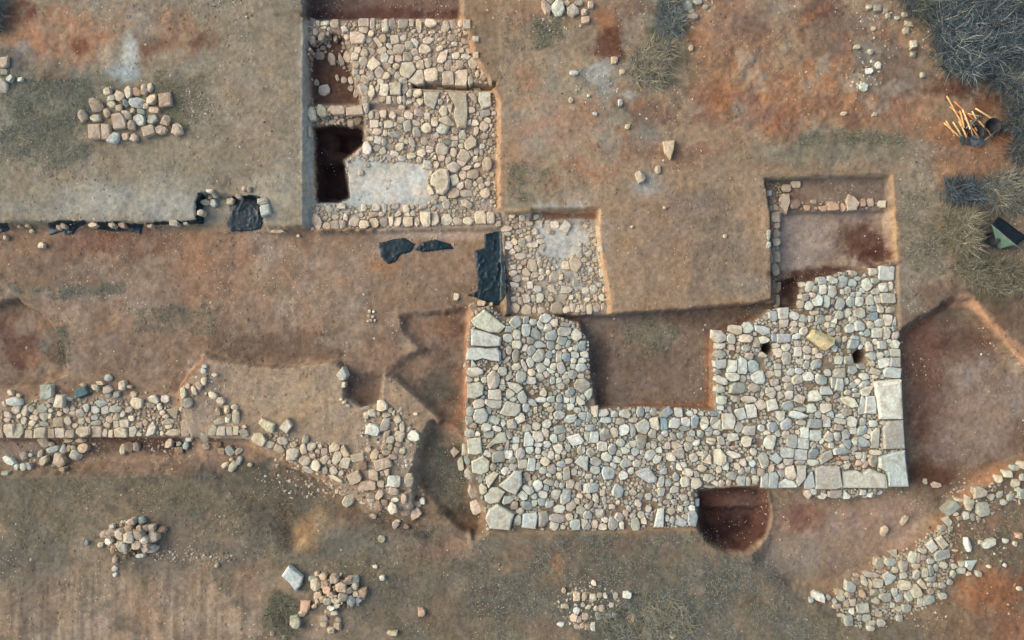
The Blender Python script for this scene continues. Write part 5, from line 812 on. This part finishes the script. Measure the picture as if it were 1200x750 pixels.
def shrub(name, lab, poly, n, length, width, lean, cols, dome, group, tufts=14):
    tufts *= 2
    """tussocks with their blades leaning out of each tuft, and woody stems below"""
    pos = scatter(poly, n, 2); c = pos.mean(0); ctr = scatter(poly, tufts, 4)
    d2 = ((pos[:, None, :2] - ctr[None, :, :2]) ** 2).sum(2); k = d2.argmin(1); dd = np.sqrt(d2.min(1))
    v = pos[:, :2] - ctr[k, :2]; head = np.arctan2(v[:, 1], v[:, 0]) + 1.8 * rng.standard_normal(n)
    hgt = dome * np.maximum(0, 1 - (dd / (dd.max() * .8 + 1e-6)) ** 2) * rng.random(n) ** .5
    pos[:, 2] += hgt
    V, F, C = blades(pos, length, width, lean, cols, .5, head)
    ph = 1 + .35 * fbm(V[:, 0] * 1.4, V[:, 1] * 1.4, 51, 3); C = C * ph[:, None]
    root = empty(name, tuple(c), label=lab, cat='shrub' if 'scrub' in name else 'grass tussock', group=group)
    fast('foliage', V - c, F, C, M_LEAF, root)['kind'] = 'stuff'
    stem = scatter(poly, max(12, tufts * 3), 3); V, F, C = blades(stem, dome + length * .7, .03, .45, [(92, 78, 64), (74, 66, 58)], .2)
    fast('stems', V - c, F, C, M_LEAF, root)['kind'] = 'stuff'
g1 = 'scrub and tussocks at the right edge'
shrub('thorny_scrub', 'large bluish grey scrub filling the upper right corner', [(1086, 22), (1112, -8), (1222, -12), (1222, 66), (1152, 84), (1126, 100), (1102, 86), (1088, 60)], 9500, .42, .013, .95, BLU + [(176, 178, 168)], .45, g1, 26)
shrub('thorny_scrub', 'bluish grey scrub running down the right edge beside the tool pile', [(1148, 90), (1222, 60), (1222, 195), (1186, 190), (1177, 150), (1180, 122), (1160, 106)], 8000, .40, .012, .95, BLU + STRAW[:2], .4, g1, 18)
shrub('thorny_scrub', 'low olive grey scrub at the top edge left of the large one', [(1048, -8), (1112, -8), (1096, 24), (1064, 18)], 2400, .3, .011, 1.0, BLU[:3] + OLV, .2, g1, 8)
shrub('thorny_scrub', 'bluish scrub with pale twigs just above the green canvas shelter', [(1150, 205), (1222, 196), (1222, 246), (1186, 250), (1160, 244), (1146, 228)], 3000, .26, .011, 1.0, BLU[2:4] + BLU[:1] + STRAW, .25, g1, 10)
shrub('thorny_scrub', 'small dark bluish scrub below the two orange soil patches', [(1104, 208), (1150, 214), (1146, 238), (1112, 236)], 1500, .28, .011, 1.0, BLU, .15, g1, 5)
shrub('grass_tussock', 'straw-coloured tussock with arching blades left of the green canvas shelter', [(1106, 250), (1138, 248), (1140, 292), (1118, 298), (1104, 276)], 1500, .34, .012, 1.05, STRAW, .25, g1, 4)
shrub('grass_tussock', 'dry straw and olive tussock below the green canvas shelter', [(1112, 306), (1160, 302), (1222, 306), (1222, 345), (1160, 345), (1124, 330)], 3000, .24, .011, 1.0, STRAW + OLV, .15, g1, 14)
g2 = 'tussocks on the open ground'
shrub('grass_tussock', 'pale straw tussock right of the dark red gully near the top', [(736, 62), (770, 48), (792, 52), (784, 80), (768, 104), (742, 98), (734, 80)], 1100, .34, .011, 1.0, STRAW + STRAW[3:] + BLU[3:4], .15, g2, 5)
shrub('grass_tussock', 'bluish green grass strip at the top edge above the straw tussock', [(766, -8), (802, -8), (798, 40), (780, 48), (770, 30)], 1300, .3, .011, 1.0, BLU[:4] + OLV[1:] + BLU[2:4], .12, g2, 5)
shrub('grass_tussock', 'bluish scrubby tuft cut off by the upper left corner', [(-20, -8), (9, -8), (6, 40), (-20, 46)], 900, .3, .011, 1.0, BLU, .2, g2, 3)
shrub('grass_tussock', 'grey green tussock at the bottom edge right of the scattered heap', [(742, 700), (786, 694), (812, 720), (806, 760), (756, 760)], 1500, .26, .010, 1.1, OLV[2:] + STRAW[:1] + BLU[3:4], .06, g2, 8)
shrub('grass_tussock', 'bluish grass tuft at the bottom edge under the scattered heap', [(700, 716), (740, 700), (748, 735), (736, 760), (696, 760)], 1300, .24, .010, 1.1, BLU[2:4] + OLV + STRAW[:1], .06, g2, 6)
shrub('grass_tussock', 'olive grass tuft below the big pale bluish boulder', [(316, 690), (344, 702), (352, 740), (330, 756), (312, 730)], 1100, .24, .010, 1.1, OLV + STRAW[1:3], .05, g2, 5)
# thin dry grass over the topsoil, nobody could count it
parts = []
for poly, n, cols in (([(0, 85), (110, 100), (110, 175), (60, 205), (0, 200)], 7000, OLV + BLU[2:3]), ([(180, 85), (250, 80), (250, 150), (190, 160)], 2500, OLV + STRAW[:2]), ([(0, 552), (300, 556), (420, 600), (560, 630), (560, 740), (420, 760), (330, 680), (300, 630), (150, 640), (0, 640)], 7000, OLV + STRAW[1:3]), ([(560, 630), (820, 626), (900, 670), (980, 750), (560, 760)], 11000, OLV + BLU[2:4]),
        ([(480, 500), (545, 520), (562, 620), (500, 580)], 1500, OLV), ([(735, 372), (800, 372), (790, 420), (740, 420)], 900, OLV + STRAW[:1]), ([(930, 155), (1060, 150), (1060, 172), (930, 170)], 1600, OLV + STRAW[:1]), ([(1050, 220), (1110, 230), (1110, 330), (1060, 310)], 2200, OLV + STRAW), ([(590, 20), (660, 20), (660, 60), (590, 60)], 1000, OLV), ([(595, 190), (650, 190), (650, 236), (595, 236)], 900, OLV + STRAW[:2]), ([(1100, 600), (1200, 600), (1200, 660), (1110, 660)], 1500, OLV + STRAW), ([(0, 330), (140, 330), (140, 350), (0, 350)], 800, OLV + BLU[2:3]), ([(150, 360), (250, 360), (250, 392), (150, 392)], 800, OLV), ([(840, 650), (880, 650), (880, 720), (840, 720)], 350, BLU[2:4] + OLV), ([(45, 380), (72, 380), (72, 440), (45, 430)], 700, OLV)):
    parts.append(blades(scatter(poly, n, 0, 3.2, 1), .075, .011, 1.15, cols, .4))
V = np.concatenate([p[0] for p in parts]); off = np.cumsum([0] + [len(p[0]) for p in parts[:-1]])
F = np.concatenate([p[1] + q for p, q in zip(parts, off)]); C = np.concatenate([p[2] for p in parts])
tag(fast('dry_grass', V, F, C, M_LEAF), 'thin dry olive grass scattered over the topsoil', 'grass', None, 'stuff')
# grit: small stones strewn over the whole dig
n = 3600; q = np.stack([rng.random(n * 3) * 1240 - 20, rng.random(n * 3) * 790 - 20], 1)
den = np.clip(-.05 + 3.4 * fbm(q[:, 0] / 38, q[:, 1] / 38, 61, 4), .015, 1)
for poly, kf in (([(816, 566), (905, 566), (905, 650), (816, 650)], .03), ([(360, 140), (430, 140), (430, 240), (360, 240)], .05), ([(1060, 380), (1200, 360), (1200, 540), (1070, 580)], .4), ([(720, 368), (838, 366), (832, 476), (700, 476)], 3.0), ([(930, 30), (1090, 30), (1090, 160), (930, 160)], 1.7), ([(640, 690), (740, 680), (760, 750), (640, 750)], 2.0), ([(1100, 600), (1200, 600), (1200, 720), (1100, 720)], 1.8), ([(300, 545), (420, 590), (400, 620), (310, 590)], 2.2), ([(730, 256), (890, 256), (880, 350), (730, 358)], .25), ([(180, 95), (240, 95), (240, 150), (180, 150)], 1.8), ([(380, 24), (584, 24), (584, 264), (364, 264)], .3)):
    den = np.where(poly_sd(q[:, 0], q[:, 1], poly) > 0, den * kf, den)
q = q[rng.random(len(q)) < den][:n]; n = len(q)
x = (q[:, 0] - 600) * S; y = (375 - q[:, 1]) * S; z = hz(x, y); r = .012 + .034 * rng.random(n) ** 4
for (cx, cy, rx, ry, m_, r0, r1, up) in ((153, 632, 30, 22, 170, .03, .085, .3), (396, 695, 30, 22, 170, .03, .085, .3), (690, 708, 38, 30, 280, .02, .06, .0), (205, 652, 34, 8, 90, .02, .05, 0), (250, 656, 26, 6, 50, .02, .05, 0), (360, 560, 60, 30, 240, .02, .07, 0), (455, 520, 36, 44, 330, .02, .075, 0), (455, 582, 40, 24, 200, .02, .07, 0), (240, 452, 24, 14, 60, .02, .06, 0),
        (200, 470, 30, 20, 60, .02, .06, 0), (100, 470, 80, 14, 120, .02, .06, 0), (60, 532, 60, 18, 120, .02, .06, 0), (190, 526, 40, 8, 40, .02, .06, 0), (1060, 715, 60, 22, 90, .02, .05, 0), (1130, 640, 50, 30, 110, .02, .055, 0), (1160, 590, 40, 24, 120, .02, .07, 0), (1040, 40, 50, 40, 90, .02, .05, 0), (1010, 90, 24, 20, 50, .02, .06, 0), (230, 125, 20, 24, 90, .015, .045, 0), (280, 10, 30, 12, 40, .02, .05, 0), (660, 25, 30, 16, 50, .02, .06, 0), (1010, 580, 70, 6, 40, .02, .05, 0), (140, 640, 8, 26, 16, .03, .05, 0), (820, 20, 26, 20, 40, .02, .06, 0), (695, 110, 30, 26, 50, .02, .05, 0)):
    a_ = rng.random(m_) * 6.283; rr = np.sqrt(rng.random(m_)); ex, ey = cx + rx * rr * np.cos(a_), cy + ry * rr * np.sin(a_)
    xx_, yy_ = (ex - 600) * S, (375 - ey) * S
    x = np.concatenate([x, xx_]); y = np.concatenate([y, yy_]); z = np.concatenate([z, hz(xx_, yy_) + up * (1 - rr ** 2) * rng.random(m_)]); r = np.concatenate([r, r0 + (r1 - r0) * rng.random(m_) ** 2])
n = len(x)
base = np.array([(1, 0, 0), (.45, .8, .1), (-.55, .75, 0), (-1, -.1, .1), (-.4, -.85, 0), (.6, -.8, .1), (.1, .05, .75)])
an = rng.random(n) * 6.28; ca, sa = np.cos(an)[:, None], np.sin(an)[:, None]; sh = base[None] * (1 + .5 * (rng.random((n, 7, 3)) - .5)) * r[:, None, None]
sh[:, :, 1] *= (.6 + .4 * rng.random((n, 1)))
V = np.stack([x[:, None] + sh[:, :, 0] * ca - sh[:, :, 1] * sa, y[:, None] + sh[:, :, 0] * sa + sh[:, :, 1] * ca, z[:, None] + sh[:, :, 2]], 2).reshape(-1, 3)
F = (np.arange(n)[:, None, None] * 7 + np.array([[0, 1, 6], [1, 2, 6], [2, 3, 6], [3, 4, 6], [4, 5, 6], [5, 0, 6]])[None]).reshape(-1, 3)
pc = np.array([lin(c) for c in ((206, 192, 172), (196, 176, 154), (214, 208, 196), (150, 128, 108), (180, 170, 155), (112, 92, 78))]) * ALB
C = np.repeat(pc[rng.integers(0, 6, n)] * (.85 + .3 * rng.random((n, 1))), 7, 0)
tag(fast('gravel', V, F, C, M_STONE), 'small stone chips strewn over the soil', 'gravel', None, 'stuff')

# crumbs and clods of the same soil they lie on
n = 16000; q = np.stack([rng.random(n * 3) * 1240 - 20, rng.random(n * 3) * 790 - 20], 1); den = np.clip(.22 + 2.6 * fbm(q[:, 0] / 30, q[:, 1] / 30, 83, 4), .02, 1)
q = q[rng.random(len(q)) < den][:n]; n = len(q); x = (q[:, 0] - 600) * S; y = (375 - q[:, 1]) * S; z = hz(x, y); r = .016 + .035 * rng.random(n) ** 3
sh = base[None] * (1 + .6 * (rng.random((n, 7, 3)) - .5)) * r[:, None, None]
V = np.stack([x[:, None] + sh[:, :, 0], y[:, None] + sh[:, :, 1], z[:, None] + sh[:, :, 2] * .8], 2).reshape(-1, 3)
F = (np.arange(n)[:, None, None] * 7 + np.array([[0, 1, 6], [1, 2, 6], [2, 3, 6], [3, 4, 6], [4, 5, 6], [5, 0, 6]])[None]).reshape(-1, 3)
ci = CC[np.clip(np.searchsorted(GY, y), 0, ny - 1), np.clip(np.searchsorted(GX, x), 0, nx - 1)]
tag(fast('soil_clods', V, F, np.repeat(ci * (.8 + .45 * rng.random((n, 1))), 7, 0), M_SOIL), 'crumbs and clods of dry soil', 'soil', None, 'stuff')
